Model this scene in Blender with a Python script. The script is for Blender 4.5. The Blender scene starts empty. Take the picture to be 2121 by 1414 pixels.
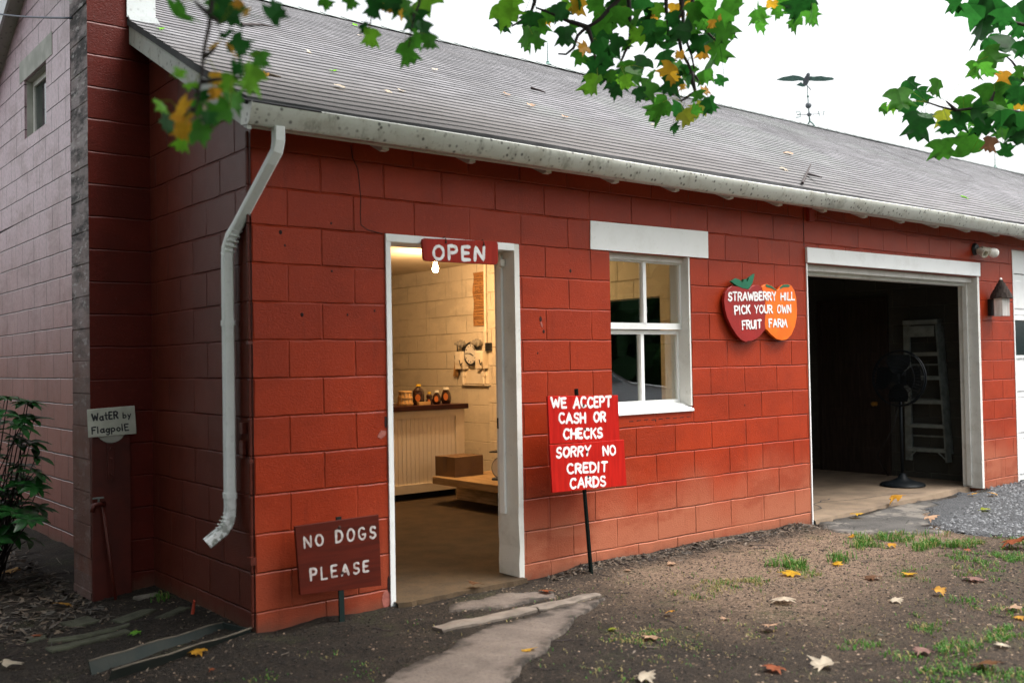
import bpy, bmesh, math, random
from mathutils import Vector, Matrix, noise as mnoise
random.seed(11)
sc = bpy.context.scene
col = sc.collection
# ------------------------------------------------------------------ camera, world, sun, exposure
cam_d = bpy.data.cameras.new('camera'); cam = bpy.data.objects.new('camera', cam_d); col.objects.link(cam); sc.camera = cam
YAW, PIT, ROL = 0.6789, 0.0216, -0.0177
CAM = Vector((-2.2242, -4.9175, 1.3784))
fw = Vector((math.sin(YAW)*math.cos(PIT), math.cos(YAW)*math.cos(PIT), math.sin(PIT)))
r0 = Vector((math.cos(YAW), -math.sin(YAW), 0)); u0 = r0.cross(fw)
rt = math.cos(ROL)*r0 + math.sin(ROL)*u0; up = -math.sin(ROL)*r0 + math.cos(ROL)*u0
cam.matrix_world = Matrix(((rt.x, up.x, -fw.x, CAM.x), (rt.y, up.y, -fw.y, CAM.y), (rt.z, up.z, -fw.z, CAM.z), (0, 0, 0, 1)))
cam_d.sensor_width = 36; cam_d.lens = 36*2066.9/2121; cam_d.clip_start = .05; cam_d.clip_end = 2000
cam_d.dof.use_dof = True; cam_d.dof.focus_distance = 8.0; cam_d.dof.aperture_fstop = 2.0
SUN_EL, SUN_AZ = math.radians(64), math.radians(132)      # azimuth measured from +Y towards +X
w = bpy.data.worlds.new('World'); sc.world = w; w.use_nodes = True
nt = w.node_tree; nt.nodes.clear()
sky = nt.nodes.new('ShaderNodeTexSky'); sky.sky_type = 'NISHITA'; sky.sun_disc = False
sky.sun_elevation = SUN_EL; sky.sun_rotation = SUN_AZ; sky.air_density = 1.6; sky.dust_density = 6.0; sky.ozone_density = 1.0
hs = nt.nodes.new('ShaderNodeHueSaturation'); hs.inputs['Saturation'].default_value = .16      # overcast: the blue mostly gone
bg = nt.nodes.new('ShaderNodeBackground'); bg.inputs['Strength'].default_value = .095
wo = nt.nodes.new('ShaderNodeOutputWorld')
nt.links.new(sky.outputs[0], hs.inputs['Color']); nt.links.new(hs.outputs[0], bg.inputs['Color']); nt.links.new(bg.outputs[0], wo.inputs['Surface'])
sl = bpy.data.lights.new('sun', 'SUN'); sl.energy = 1.5; sl.angle = math.radians(30); sl.color = (1, .96, .9)
sun = bpy.data.objects.new('sun', sl); col.objects.link(sun)
sd = Vector((math.sin(SUN_AZ)*math.cos(SUN_EL), math.cos(SUN_AZ)*math.cos(SUN_EL), math.sin(SUN_EL)))
sun.rotation_euler = sd.to_track_quat('Z', 'Y').to_euler(); sun.location = (10, -10, 20)
sc.view_settings.view_transform = 'Standard'; sc.view_settings.look = 'None'
sc.view_settings.exposure = 1.9; sc.view_settings.gamma = 1.0; sc.view_settings.use_curve_mapping = False

# ------------------------------------------------------------------ materials
class N:
    def __init__(s, name):
        s.m = bpy.data.materials.new(name); s.m.use_nodes = True; s.t = s.m.node_tree; s.t.nodes.clear()
        s.out = s.t.nodes.new('ShaderNodeOutputMaterial'); s.b = s.t.nodes.new('ShaderNodeBsdfPrincipled')
        s.t.links.new(s.b.outputs[0], s.out.inputs[0]); s._co = None
    def n(s, ty, **kw):
        x = s.t.nodes.new(ty)
        for k, v in kw.items(): setattr(x, k, v)
        return x
    def l(s, a, b): s.t.links.new(a, b)
    def co(s):
        if not s._co: s._co = s.n('ShaderNodeTexCoord').outputs['Object']
        return s._co
    def sep(s): return s.sepv(s.co())
    def sepv(s, v):
        x = s.n('ShaderNodeSeparateXYZ'); s.l(v, x.inputs[0]); return x.outputs
    def noise(s, scale, detail=4, rough=.55, vec=None, out='Fac', stretch=None):
        x = s.n('ShaderNodeTexNoise'); x.inputs['Scale'].default_value = scale; x.inputs['Detail'].default_value = detail; x.inputs['Roughness'].default_value = rough
        v = vec or s.co()
        if stretch:
            mp = s.n('ShaderNodeMapping'); mp.inputs['Scale'].default_value = stretch; s.l(v, mp.inputs[0]); v = mp.outputs[0]
        s.l(v, x.inputs['Vector']); return x.outputs[out]
    def vor(s, scale, out='Distance', feature='F1', stretch=None):
        x = s.n('ShaderNodeTexVoronoi', feature=feature); x.inputs['Scale'].default_value = scale
        v = s.co()
        if stretch:
            mp = s.n('ShaderNodeMapping'); mp.inputs['Scale'].default_value = stretch; s.l(v, mp.inputs[0]); v = mp.outputs[0]
        s.l(v, x.inputs['Vector']); return x.outputs[out]
    def ramp(s, f, *stops):
        x = s.n('ShaderNodeValToRGB'); e = x.color_ramp.elements
        while len(e) < len(stops): e.new(.5)
        for i, (p, c) in enumerate(stops):
            e[i].position = p; e[i].color = (c, c, c, 1) if isinstance(c, (int, float)) else (*c, 1)
        s.l(f, x.inputs[0]); return x.outputs[0]
    def mr(s, v, a, b, c=0, d=1, smooth=True):
        x = s.n('ShaderNodeMapRange'); x.interpolation_type = 'SMOOTHSTEP' if smooth else 'LINEAR'
        for i, q in zip((1, 2, 3, 4), (a, b, c, d)): x.inputs[i].default_value = q
        s.l(v, x.inputs[0]); return x.outputs[0]
    def math(s, op, a, b=0):
        x = s.n('ShaderNodeMath', operation=op)
        for i, q in enumerate((a, b)):
            if isinstance(q, (int, float)): x.inputs[i].default_value = q
            else: s.l(q, x.inputs[i])
        return x.outputs[0]
    def mix(s, f, a, b, mode='MIX'):
        x = s.n('ShaderNodeMix', data_type='RGBA', blend_type=mode)
        for i, q in ((0, f), (6, a), (7, b)):
            if isinstance(q, (int, float)): x.inputs[i].default_value = q
            elif isinstance(q, tuple): x.inputs[i].default_value = (*q, 1)
            else: s.l(q, x.inputs[i])
        return x.outputs[2]
    def bump(s, h, strength=.5, dist=.01, prev=None):
        x = s.n('ShaderNodeBump'); x.inputs['Strength'].default_value = strength; x.inputs['Distance'].default_value = dist
        s.l(h, x.inputs['Height'])
        if prev: s.l(prev, x.inputs['Normal'])
        return x.outputs[0]
    def set(s, color=None, rough=None, normal=None, spec=None, metal=None, **kw):
        for k, v in (('Base Color', color), ('Roughness', rough), ('Normal', normal), ('Specular IOR Level', spec), ('Metallic', metal), *kw.items()):
            if v is None: continue
            i = s.b.inputs[k]
            if isinstance(v, (int, float)): i.default_value = v
            elif isinstance(v, tuple): i.default_value = (*v, 1)
            else: s.l(v, i)
        return s.m

def simple(name, c1, c2=None, rough=.6, scale=8, bump=.3, bscale=60, bdist=.004, spec=.4, metal=0, stretch=None):
    m = N(name); f = m.noise(scale, 5, stretch=stretch); c2 = c2 or tuple(x*.7 for x in c1)
    return m.set(m.mix(m.mr(f, .35, .68), c1, c2), rough, m.bump(m.noise(bscale, 4, stretch=stretch), bump, bdist), spec, metal)

def block_mat(name, base, dark, fade, bw=.4064, rough=.42, fade_amt=1., uoff=0., joint=None, spec=.5, sheen_dirt=None, chalk_sheen=None, wide=.0016, jm=.15):
    """painted concrete block: running bond, struck joints, pitted skin, colour bleached by splash low down"""
    m = N(name); X, Y, Z = m.sep()
    u = m.math('ADD', m.math('ADD', X, Y), uoff+40*.4064); v = m.math('ADD', Z, -.1+20*.2032)
    wob = m.noise(5, 3, out='Color'); wv = m.sepv(wob)
    u = m.math('ADD', u, m.math('MULTIPLY', m.math('SUBTRACT', wv[0], .5), .014)); v = m.math('ADD', v, m.math('MULTIPLY', m.math('SUBTRACT', wv[1], .5), .012))
    cx = m.n('ShaderNodeCombineXYZ'); m.l(u, cx.inputs[0]); m.l(v, cx.inputs[1])
    def brick(ms, sm):
        b = m.n('ShaderNodeTexBrick'); b.offset = .5; b.offset_frequency = 2; b.squash = 1
        for k, q in (('Scale', 1), ('Mortar Size', ms), ('Mortar Smooth', sm), ('Bias', 0), ('Brick Width', bw), ('Row Height', .2032)): b.inputs[k].default_value = q
        b.inputs['Color1'].default_value = (0, 0, 0, 1); b.inputs['Color2'].default_value = (1, 1, 1, 1); b.inputs['Mortar'].default_value = (.5, .5, .5, 1)
        m.l(cx.outputs[0], b.inputs['Vector']); return b
    b1 = brick(.008, .95); b2 = brick(wide, .2)
    c = m.mix(m.math('MULTIPLY', b1.outputs['Color'], .55), base, dark)
    c = m.mix(m.math('MULTIPLY', m.mr(m.noise(3.2, 5), .42, .72), .55), c, dark)
    c = m.mix(m.math('MULTIPLY', m.mr(m.noise(38, 3), .56, .72), .22), c, tuple(min(1, q*1.7+.015) for q in base))
    if chalk_sheen:      # sky sheen painted in as a paler tone high up, with some chalking
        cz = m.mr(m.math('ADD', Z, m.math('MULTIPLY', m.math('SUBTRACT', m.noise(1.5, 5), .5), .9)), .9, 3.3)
        c = m.mix(m.math('MULTIPLY', cz, .95), c, m.mix(m.mr(m.noise(30, 5, .7), .42, .62), chalk_sheen, tuple(q*.72 for q in chalk_sheen)))
    if fade_amt:
        fz = m.math('ADD', Z, m.math('MULTIPLY', m.math('SUBTRACT', m.noise(2.2, 5), .5), .5))
        f = m.math('MULTIPLY', m.mr(fz, .72, .08), fade_amt)
        xm = m.math('MULTIPLY', f, m.mr(m.math('ADD', X, m.math('MULTIPLY', m.noise(1.3, 3), .8)), .9, 2.4, .35, 1.))
        c = m.mix(xm, c, fade)
        dz = m.math('MULTIPLY', m.mr(m.math('ADD', Z, m.math('MULTIPLY', m.noise(9, 4), .12)), .16, .02), .75)
        c = m.mix(dz, c, (.10, .06, .042))
    lap = m.mr(m.noise(1.5, 6, .7, stretch=(1, 1, 2.2)), .48, .60); c = m.mix(m.math('MULTIPLY', lap, .35), c, tuple(q*.62 for q in base))
    drip = m.math('MULTIPLY', m.mr(m.noise(7, 4, .6, stretch=(1.6, 1.6, .16)), .58, .70), .32); c = m.mix(drip, c, tuple(q*.45+.004 for q in base))
    chipm = m.math('MULTIPLY', m.mr(m.noise(26, 5, .75), .66, .70), m.mr(m.noise(1.7, 3), .46, .6)); c = m.mix(m.math('MULTIPLY', chipm, .8), c, (.13, .085, .07) if not chalk_sheen else (.10, .07, .07))
    c = m.mix(m.math('MULTIPLY', b2.outputs['Fac'], .9 if chalk_sheen else jm), c, joint or tuple(q*.25 for q in dark))
    if sheen_dirt:
        c = m.mix(m.math('MULTIPLY', m.mr(m.noise(14, 6, .65), .45, .62), sheen_dirt[1]), c, sheen_dirt[0])
    pit = m.ramp(m.vor(55), (0, 0), (.28, 1))
    tool = m.noise(70, 4, .6, stretch=(1, 1, 1.8))
    h = m.math('ADD', m.math('MULTIPLY', tool, .5), m.math('MULTIPLY', m.noise(210, 3), .25))
    h = m.math('ADD', h, m.math('MULTIPLY', pit, .12))
    h2 = m.math('SUBTRACT', m.math('MULTIPLY', b1.outputs['Fac'], m.math('MULTIPLY', m.mr(m.noise(2.6, 4, .6), .32, .62, .12, 1.), -1.)), m.math('MULTIPLY', chipm, .25))
    nb = m.bump(h, .7, .007); nb = m.bump(h2, 1., .011, nb)
    return m.set(c, m.math('ADD', m.math('MULTIPLY', m.noise(9, 3), .2), rough-.1), nb, spec)

M = {}
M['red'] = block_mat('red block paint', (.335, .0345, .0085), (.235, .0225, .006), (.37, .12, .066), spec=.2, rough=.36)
M['gable'] = block_mat('sheen tinted gable paint', (.24, .075, .055), (.17, .05, .038), (.13, .05, .035), rough=.36, spec=.8, fade_amt=.6, joint=(.02, .012, .014), chalk_sheen=(.58, .415, .475), wide=.0042)
M['return'] = block_mat('shaded side wall paint', (.125, .024, .014), (.085, .016, .010), (.10, .04, .03), fade_amt=.4, rough=.34, spec=.28, joint=(.014, .005, .004))  # darker copy of the red paint, the wall's shade put into its colour
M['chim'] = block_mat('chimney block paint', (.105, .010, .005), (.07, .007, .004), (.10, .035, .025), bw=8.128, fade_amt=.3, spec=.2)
m = N('weathered chimney block'); X, Y, Z = m.sep()
hz = m.mr(m.math('ADD', Z, m.math('MULTIPLY', m.math('SUBTRACT', m.noise(3, 4), .5), 1.2)), 1.0, 2.4)
c = m.mix(hz, (.17, .070, .052), (.43, .37, .385)); rb = m.n('ShaderNodeTexWhiteNoise'); rb.noise_dimensions = '1D'; m.l(m.math('FLOOR', m.math('DIVIDE', m.math('ADD', Z, 3.95), .2032)), rb.inputs['W'])
c = m.mix(m.math('MULTIPLY', rb.outputs['Value'], .6), c, (.15, .11, .105)); c = m.mix(m.math('MULTIPLY', m.mr(m.noise(5, 3), .4, .7), .5), c, (.20, .14, .13))
lich = m.math('MULTIPLY', m.mr(m.math('ADD', m.noise(11, 6, .66, stretch=(1, .3, 1)), m.math('MULTIPLY', rb.outputs['Value'], .08)), .46, .66), m.math('ADD', m.math('MULTIPLY', hz, .75), .15)); c = m.mix(lich, c, (.035, .032, .033))
c = m.mix(m.math('MULTIPLY', m.mr(m.noise(24, 5, .65, stretch=(1, .35, 1)), .55, .66), m.math('ADD', m.math('MULTIPLY', hz, .6), .1)), c, (.62, .57, .58))
M['chimside'] = m.set(c, .8, m.bump(m.noise(45, 6, .7), .9, .012), .3)
M['cream'] = block_mat('cream block paint', (.74, .65, .50), (.68, .59, .45), (.5, .4, .3), fade_amt=0, joint=(.46, .38, .27), rough=.6, jm=.1)
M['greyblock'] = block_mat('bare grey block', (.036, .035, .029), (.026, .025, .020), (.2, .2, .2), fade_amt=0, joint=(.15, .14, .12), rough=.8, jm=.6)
M['concrete_cast'] = simple('cast concrete', (.50, .50, .46), (.36, .37, .33), .8, 5, .4, 40)

def white_paint(name, c=(.85, .86, .85), dirt=.2, rough=.45, speck=0., green=0.):
    m = N(name); X, Y, Z = m.sep()
    k = m.mix(m.math('MULTIPLY', m.mr(m.noise(6, 6, .65), .45, .75), dirt), c, (.42, .40, .34))
    k = m.mix(m.math('MULTIPLY', m.mr(m.noise(60, 3), .63, .75), dirt*.8), k, (.25, .22, .18))
    if speck:
        s_ = m.math('MULTIPLY', m.ramp(m.vor(24), (.14, 1), (.30, 0)), m.mr(m.noise(3.5, 4), .38, .52))
        k = m.mix(m.math('MULTIPLY', s_, speck), k, (.03, .03, .025))
        st = m.mr(m.noise(9, 5, .7, stretch=(1, 1, .35)), .52, .68)
        k = m.mix(m.math('MULTIPLY', st, speck*.6), k, (.13, .13, .10))
    if green:
        g = m.math('MULTIPLY', m.mr(Z, .75, .38), m.mr(m.noise(26, 4), .45, .6))
        k = m.mix(m.math('MULTIPLY', g, green), k, (.05, .06, .02))
    return m.set(k, rough, m.bump(m.noise(90, 4), .2, .003), .5)
M['white'] = white_paint('white trim paint')
M['whitejamb'] = white_paint('worn white jamb paint', (.72, .71, .67), .5, .55)
M['gutter'] = white_paint('weathered gutter enamel', (.60, .61, .56), .8, .4, .8)
M['spout'] = white_paint('downspout enamel', (.90, .92, .92), .15, .35, .08, .9)
M['rake'] = white_paint('grey weathered fascia paint', (.42, .43, .41), .6, .6, .5)
M['flash'] = white_paint('white flashing metal', (.62, .66, .68), .4, .4, .3)
M['black'] = simple('black metal', (.012, .014, .016), (.02, .02, .02), .45, 9, .2)
M['darkgap'] = simple('gap black', (.008, .008, .01), (.015, .015, .016), .8)  # flat black for gaps and holes, their darkness put into the colour
M['redpaint'] = simple('red painted metal', (.085, .011, .006), (.06, .008, .005), .5, 7, .25)
M['redtrim'] = simple('red painted trim', (.33, .032, .016), (.24, .024, .012), .5, 7, .25)
M['chip'] = simple('bare pink chip', (.40, .13, .10), (.30, .09, .07), .8, 30, .5, 90)
M['crack'] = simple('crack shadow gap', (.02, .006, .005), (.03, .01, .008), .9)

m = N('asphalt shingles'); X, Y, Z = m.sep()
c = m.mix(m.mr(m.noise(7, 5), .35, .7), (.104, .102, .111), (.072, .07, .077))
cx = m.n('ShaderNodeCombineXYZ'); m.l(X, cx.inputs[0]); m.l(m.math('ADD', Y, .255+.1145*10), cx.inputs[1])
bt = m.n('ShaderNodeTexBrick'); bt.offset = .5; bt.offset_frequency = 2; m.l(cx.outputs[0], bt.inputs['Vector'])
for k_, q_ in (('Scale', 1), ('Mortar Size', .0025), ('Mortar Smooth', .3), ('Bias', 0), ('Brick Width', .305), ('Row Height', .1145)): bt.inputs[k_].default_value = q_
bt.inputs['Color1'].default_value = (0, 0, 0, 1); bt.inputs['Color2'].default_value = (1, 1, 1, 1); bt.inputs['Mortar'].default_value = (.1, .1, .1, 1)
tb_ = m.math('MULTIPLY', bt.outputs['Color'], 1.); c = m.mix(m.mr(tb_, .35, 1., 0, .6, False), c, (.195, .19, .206)); c = m.mix(m.mr(tb_, .4, 0, 0, .5, False), c, (.10, .097, .105)); c = m.mix(m.math('MULTIPLY', bt.outputs['Fac'], .6), c, (.05, .05, .055))
blot = m.math('MULTIPLY', m.mr(m.noise(2.2, 6, .7, stretch=(1, .6, 1)), .5, .62), .6); c = m.mix(blot, c, (.105, .10, .105))
strk = m.math('MULTIPLY', m.mr(m.noise(5, 4, .6, stretch=(1.4, .22, .22)), .55, .68), .45); c = m.mix(strk, c, (.21, .21, .222))
pat = m.math('MULTIPLY', m.mr(m.noise(.7, 4, stretch=(1, .5, .5)), .52, .66), .5); c = m.mix(pat, c, (.125, .14, .13))
low = m.math('MULTIPLY', m.mr(m.math('ADD', Y, m.math('MULTIPLY', m.noise(2, 5), .6)), 1.9, .0), m.mr(X, 8, 1, .3, .92)); c = m.mix(low, c, (.060, .050, .044))
gran = m.noise(260, 2); c = m.mix(m.math('MULTIPLY', m.mr(gran, .5, .75), .35), c, (.32, .32, .345))
M['shingle'] = m.set(c, .78, m.bump(gran, .5, .003), .45)
M['shinedge'] = simple('shingle butt edge', (.045, .046, .05), (.09, .09, .095), .9, 4, .3)
M['ridge'] = simple('ridge cap shingle', (.22, .24, .24), (.15, .17, .165), .85, 6, .5, 200)

def wood(name, c1, c2, rough=.6, ax='X', bump=.3, sc_=1.):
    m = N(name); st = {'X': (1.2, 14, 14), 'Y': (14, 1.2, 14), 'Z': (14, 14, 1.2)}[ax]
    g = m.noise(3*sc_, 6, .6, stretch=st); f2 = m.noise(2.5, 3)
    c = m.mix(m.mr(g, .35, .66), c1, c2); c = m.mix(m.math('MULTIPLY', m.mr(f2, .5, .75), .35), c, tuple(q*.6 for q in c2))
    return m.set(c, rough, m.bump(g, bump, .003), .18)
M['signred'] = wood('sign red paint', (.36, .022, .010), (.28, .016, .008), .42, 'Z', .25)
M['signbright'] = wood('bright red sign paint', (.47, .013, .008), (.36, .009, .006), .38, 'Z', .2)
M['signdark'] = wood('dark red stained board', (.10, .013, .006), (.07, .010, .005), .5, 'X', .35)
M['signapple'] = simple('apple red paint', (.30, .016, .014), (.24, .014, .012), .4, 6, .15)
M['signorange'] = simple('orange paint', (.85, .17, .008), (.78, .13, .006), .4, 6, .15)
M['signgreen'] = simple('green sign paint', (.008, .15, .075), (.006, .12, .06), .4, 8, .15)
m = N('white lettering paint'); wn = m.mr(m.noise(38, 6, .75), .60, .68); c = m.mix(m.mr(m.noise(20, 4), .4, .65), (.86, .86, .86), (.72, .68, .67)); M['lettering'] = m.set(m.mix(m.math('MULTIPLY', wn, .7), c, (.42, .10, .08)), .55, m.bump(m.noise(90, 4), .3, .003), .25)
M['letterworn'] = simple('worn white lettering paint', (.60, .57, .55), (.42, .33, .30), .6, 40, .3, 90)
M['ink'] = simple('black brush paint', (.012, .013, .02), (.02, .02, .03), .6)
M['signboard'] = simple('pale weathered board', (.52, .53, .47), (.40, .41, .36), .7, 9, .3)
M['greenstake'] = simple('dark green steel stake', (.006, .018, .016), (.010, .015, .014), .6, 20, .3, spec=.2)
M['rust'] = simple('rusty screw', (.05, .025, .015), (.03, .02, .015), .7)

m = N('soil'); X, Y, Z = m.sep()
n1 = m.noise(1.1, 6, .6); n2 = m.noise(6, 6, .65); n3 = m.noise(45, 5, .7); n4 = m.noise(160, 3, .7)
# pale sandy tread on the open side, dark humus under the tree, deepened by painted shade, and along the wall foot
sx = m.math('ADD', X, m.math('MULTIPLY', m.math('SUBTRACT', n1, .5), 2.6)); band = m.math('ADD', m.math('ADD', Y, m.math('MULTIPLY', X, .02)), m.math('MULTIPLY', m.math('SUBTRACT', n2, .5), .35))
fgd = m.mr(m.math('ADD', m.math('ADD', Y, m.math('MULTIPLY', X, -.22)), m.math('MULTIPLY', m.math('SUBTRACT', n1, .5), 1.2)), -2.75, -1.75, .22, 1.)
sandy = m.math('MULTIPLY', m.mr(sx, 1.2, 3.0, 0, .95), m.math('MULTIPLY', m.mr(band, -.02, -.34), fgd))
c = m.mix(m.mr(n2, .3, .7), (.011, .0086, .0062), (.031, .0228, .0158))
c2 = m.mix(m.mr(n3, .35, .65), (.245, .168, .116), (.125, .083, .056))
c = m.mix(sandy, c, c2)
c = m.mix(m.math('MULTIPLY', m.mr(m.noise(28, 6, .72), .50, .60), .7), c, (.022, .016, .012))
c = m.mix(m.math('MULTIPLY', m.math('MULTIPLY', m.mr(n4, .60, .75), m.math('ADD', m.math('MULTIPLY', sandy, .8), .12)), .7), c, (.30, .25, .20))
mg = m.math('MULTIPLY', m.mr(m.noise(2.4, 5), .54, .66), m.mr(n3, .4, .62)); c = m.mix(m.math('MULTIPLY', mg, .5), c, (.05, .06, .02))
gr_ = m.noise(62, 6, .8); g2_ = m.noise(150, 3, .8)
c = m.mix(m.mr(gr_, .47, .36, 0, .85), c, (.006, .0045, .003)); c = m.mix(m.mr(g2_, .44, .30, 0, .7), c, (.010, .007, .005))
c = m.mix(m.math('MULTIPLY', m.mr(gr_, .54, .66), m.math('ADD', m.math('MULTIPLY', sandy, .6), .18)), c, (.40, .28, .195))
h = m.math('ADD', m.math('MULTIPLY', n3, .8), m.math('MULTIPLY', gr_, .9))
M['soil'] = m.set(c, .92, m.bump(h, 1., .02), .25)

m = N('worn concrete'); X, Y, Z = m.sep()
n2 = m.noise(4, 6, .6); n3 = m.noise(70, 4, .7)
c = m.mix(m.mr(n2, .3, .7), (.145, .115, .096), (.105, .083, .070)); c = m.mix(m.math('MULTIPLY', m.mr(m.noise(2.2, 6, .65), .52, .66), .3), c, (.06, .048, .04)); c = m.mix(m.math('MULTIPLY', m.mr(n3, .5, .66), .6), c, (.05, .04, .034)); gr_ = m.noise(80, 8, .85); c = m.mix(m.mr(gr_, .44, .30, 0, .7), c, (.03, .024, .02)); c = m.mix(m.mr(gr_, .55, .72, 0, .7), c, (.30, .25, .215))
at = m.n('ShaderNodeAttribute'); at.attribute_name = 'edge'; ed_ = m.mr(m.math('ADD', at.outputs['Fac'], m.math('MULTIPLY', m.math('SUBTRACT', m.noise(7, 6, .65), .5), .30)), .09, -.02); c = m.mix(ed_, c, m.mix(m.mr(m.noise(45, 4, .7), .35, .65), (.035, .028, .022), (.014, .011, .009)))
M['path'] = m.set(c, .9, m.bump(n3, .6, .006), .3)
m = N('asphalt'); n2 = m.noise(3, 6, .6); n3 = m.noise(120, 4, .7)
c = m.mix(m.mr(n2, .35, .65), (.066, .062, .058), (.034, .032, .030)); c = m.mix(m.math('MULTIPLY', m.mr(n3, .5, .7), .6), c, (.13, .12, .11)); gr_ = m.noise(80, 8, .85); c = m.mix(m.mr(gr_, .44, .30, 0, .7), c, (.012, .011, .010)); c = m.mix(m.mr(gr_, .55, .72, 0, .7), c, (.19, .18, .165)); c = m.mix(m.math('MULTIPLY', m.mr(m.noise(1.8, 6, .7), .5, .56), .75), c, (.155, .138, .12)); c = m.mix(m.math('MULTIPLY', m.mr(m.vor(3.2, feature='DISTANCE_TO_EDGE'), .022, .0), .7), c, (.015, .014, .013))
at = m.n('ShaderNodeAttribute'); at.attribute_name = 'edge'; ed_ = m.mr(m.math('ADD', at.outputs['Fac'], m.math('MULTIPLY', m.math('SUBTRACT', m.noise(7, 6, .65), .5), .30)), .09, -.02); c = m.mix(ed_, c, m.mix(m.mr(m.noise(45, 4, .7), .35, .65), (.035, .028, .022), (.014, .011, .009)))
M['lip'] = simple('broken concrete edge', (.17, .138, .112), (.10, .08, .065), .9, 9, .6, 60, .006)
M['asphalt'] = m.set(c, .9, m.bump(n3, .7, .006), .3)
m = N('gravel bed'); n3 = m.vor(60, 'Color'); n2 = m.noise(90, 4, .7)
c = m.mix(m.math('MULTIPLY', n3, 1.), (.025, .027, .03), (.08, .083, .09)); c = m.mix(m.mr(n2, .5, .7), c, (.06, .06, .06))
M['gravel'] = m.set(c, .9, m.bump(m.vor(60), .9, .02), .3)
M['pebble'] = simple('grey driveway stone', (.115, .12, .13), (.05, .053, .058), .85, 25, .3, 200)
m = N('shop floor concrete'); n2 = m.noise(5, 6, .65); n3 = m.noise(60, 5, .7)
c = m.mix(m.mr(n2, .3, .7), (.075, .047, .023), (.042, .027, .014)); c = m.mix(m.math('MULTIPLY', m.mr(n3, .5, .68), .55), c, (.02, .014, .008))
M['floor'] = m.set(c, .85, m.bump(n3, .4, .004), .3)
m = N('garage floor concrete'); n2 = m.noise(3, 6, .65); n3 = m.noise(60, 5, .7)
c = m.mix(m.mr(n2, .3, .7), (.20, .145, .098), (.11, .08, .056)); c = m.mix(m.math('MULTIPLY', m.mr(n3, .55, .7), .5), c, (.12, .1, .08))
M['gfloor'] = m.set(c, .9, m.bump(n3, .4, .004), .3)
M['ceil'] = simple('cream ceiling paint', (.70, .60, .45), (.62, .52, .38), .7, 3, .2)
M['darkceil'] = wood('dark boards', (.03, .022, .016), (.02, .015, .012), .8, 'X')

def leafmat(name, c, c2=None, rough=.5, trans=.48):
    m = N(name); c2 = c2 or tuple(q*.55 for q in c)
    f = m.noise(22, 4); g = m.vor(30)
    cc = m.mix(m.mr(f, .35, .68), c, c2)
    m.set(cc, rough, m.bump(m.noise(60, 3), .25, .003), .22)
    if trans:
        t = m.n('ShaderNodeBsdfTranslucent'); m.l(m.mix(.5, cc, tuple(min(1, q*1.5) for q in c)), t.inputs[0])
        ms = m.n('ShaderNodeMixShader'); ms.inputs[0].default_value = trans
        m.l(m.b.outputs[0], ms.inputs[1]); m.l(t.outputs[0], ms.inputs[2]); m.l(ms.outputs[0], m.out.inputs[0])
    return m.m
LC = {'d': (.016, .098, .016), 'g': (.055, .215, .02), 'l': (.16, .42, .028), 'y': (.60, .34, .025), 'o': (.56, .28, .03), 'v': (.30, .34, .03), 'w': (.62, .53, .41), 'b': (.15, .075, .04), 'p': (.50, .32, .21), 'r': (.30, .085, .035), 'm': (.28, .155, .13)}
LM = {k: leafmat('leaf ' + k, v, tuple(q*(.5 if k in 'dgl' else .62) for q in v)) for k, v in LC.items()}
M['bark'] = simple('tree bark', (.06, .045, .035), (.03, .022, .018), .9, 14, .9, 30, .02)
M['twig'] = simple('dark twig bark', (.022, .014, .016), (.035, .024, .02), .8, 30)
M['drytwig'] = simple('dry twig', (.14, .11, .085), (.07, .055, .042), .85, 30)
M['grass'] = leafmat('grass blade', (.045, .15, .022), (.09, .17, .03), .5, .3)
M['drygrass'] = leafmat('dry grass blade', (.30, .25, .10), (.18, .15, .07), .7, .3)
M['bushleaf'] = leafmat('shrub leaf', (.022, .105, .022), (.010, .050, .014), .28, .2)
M['wood'] = leafmat('far foliage', (.012, .045, .012), (.006, .022, .007), .6, .2)
M['moss'] = simple('mossy stone', (.055, .058, .036), (.030, .030, .018), .9, 12, .8, 60, .01)
M['stone'] = simple('grey brick', (.16, .145, .12), (.09, .08, .065), .9, 12, .6)
M['trough'] = simple('dark green trough plastic', (.010, .017, .015), (.020, .024, .019), .75, 6, .2)
M['ladder'] = simple('aluminium', (.20, .23, .22), (.13, .15, .145), .4, 12, .1, spec=.5, metal=.35)
M['fan'] = simple('dark blue grey enamel', (.004, .006, .008), (.006, .008, .010), .5, 12, spec=.15)
M['darkwood'] = wood('near black door wood', (.030, .021, .017), (.018, .012, .010), .6, 'Z')
M['brass'] = simple('brass', (.75, .48, .16), (.6, .36, .1), .28, 12, .1, metal=1)
M['ladderwood'] = wood('rough pine', (.48, .33, .17), (.33, .21, .10), .7, 'Y', .5)
M['beam'] = wood('weathered timber', (.62, .45, .26), (.32, .23, .13), .8, 'Y', .8)
m = N('beadboard paint'); X, Y, Z = m.sep()
wv = m.math('FRACT', m.math('MULTIPLY', X, 20.)); gr = m.mr(m.math('ABSOLUTE', m.math('SUBTRACT', wv, .5)), .38, .5)
M['bead'] = m.set(m.mix(m.math('MULTIPLY', gr, .35), (.78, .70, .58), (.45, .38, .28)), .5, m.bump(m.math('MULTIPLY', gr, -1), .8, .006), .4)
M['creampaint'] = simple('cream paint', (.76, .68, .55), (.68, .6, .47), .5, 5, .1)
M['countertop'] = wood('dark counter top', (.045, .014, .011), (.03, .010, .008), .35, 'X')
M['card'] = simple('cardboard', (.20, .12, .06), (.16, .095, .047), .8, 5, .2)
M['tape'] = simple('packing tape', (.15, .085, .04), (.13, .07, .035), .35)
M['honey'] = simple('dark honey bottle', (.022, .008, .004), (.03, .01, .005), .15, 5, .05, spec=.6)
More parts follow.
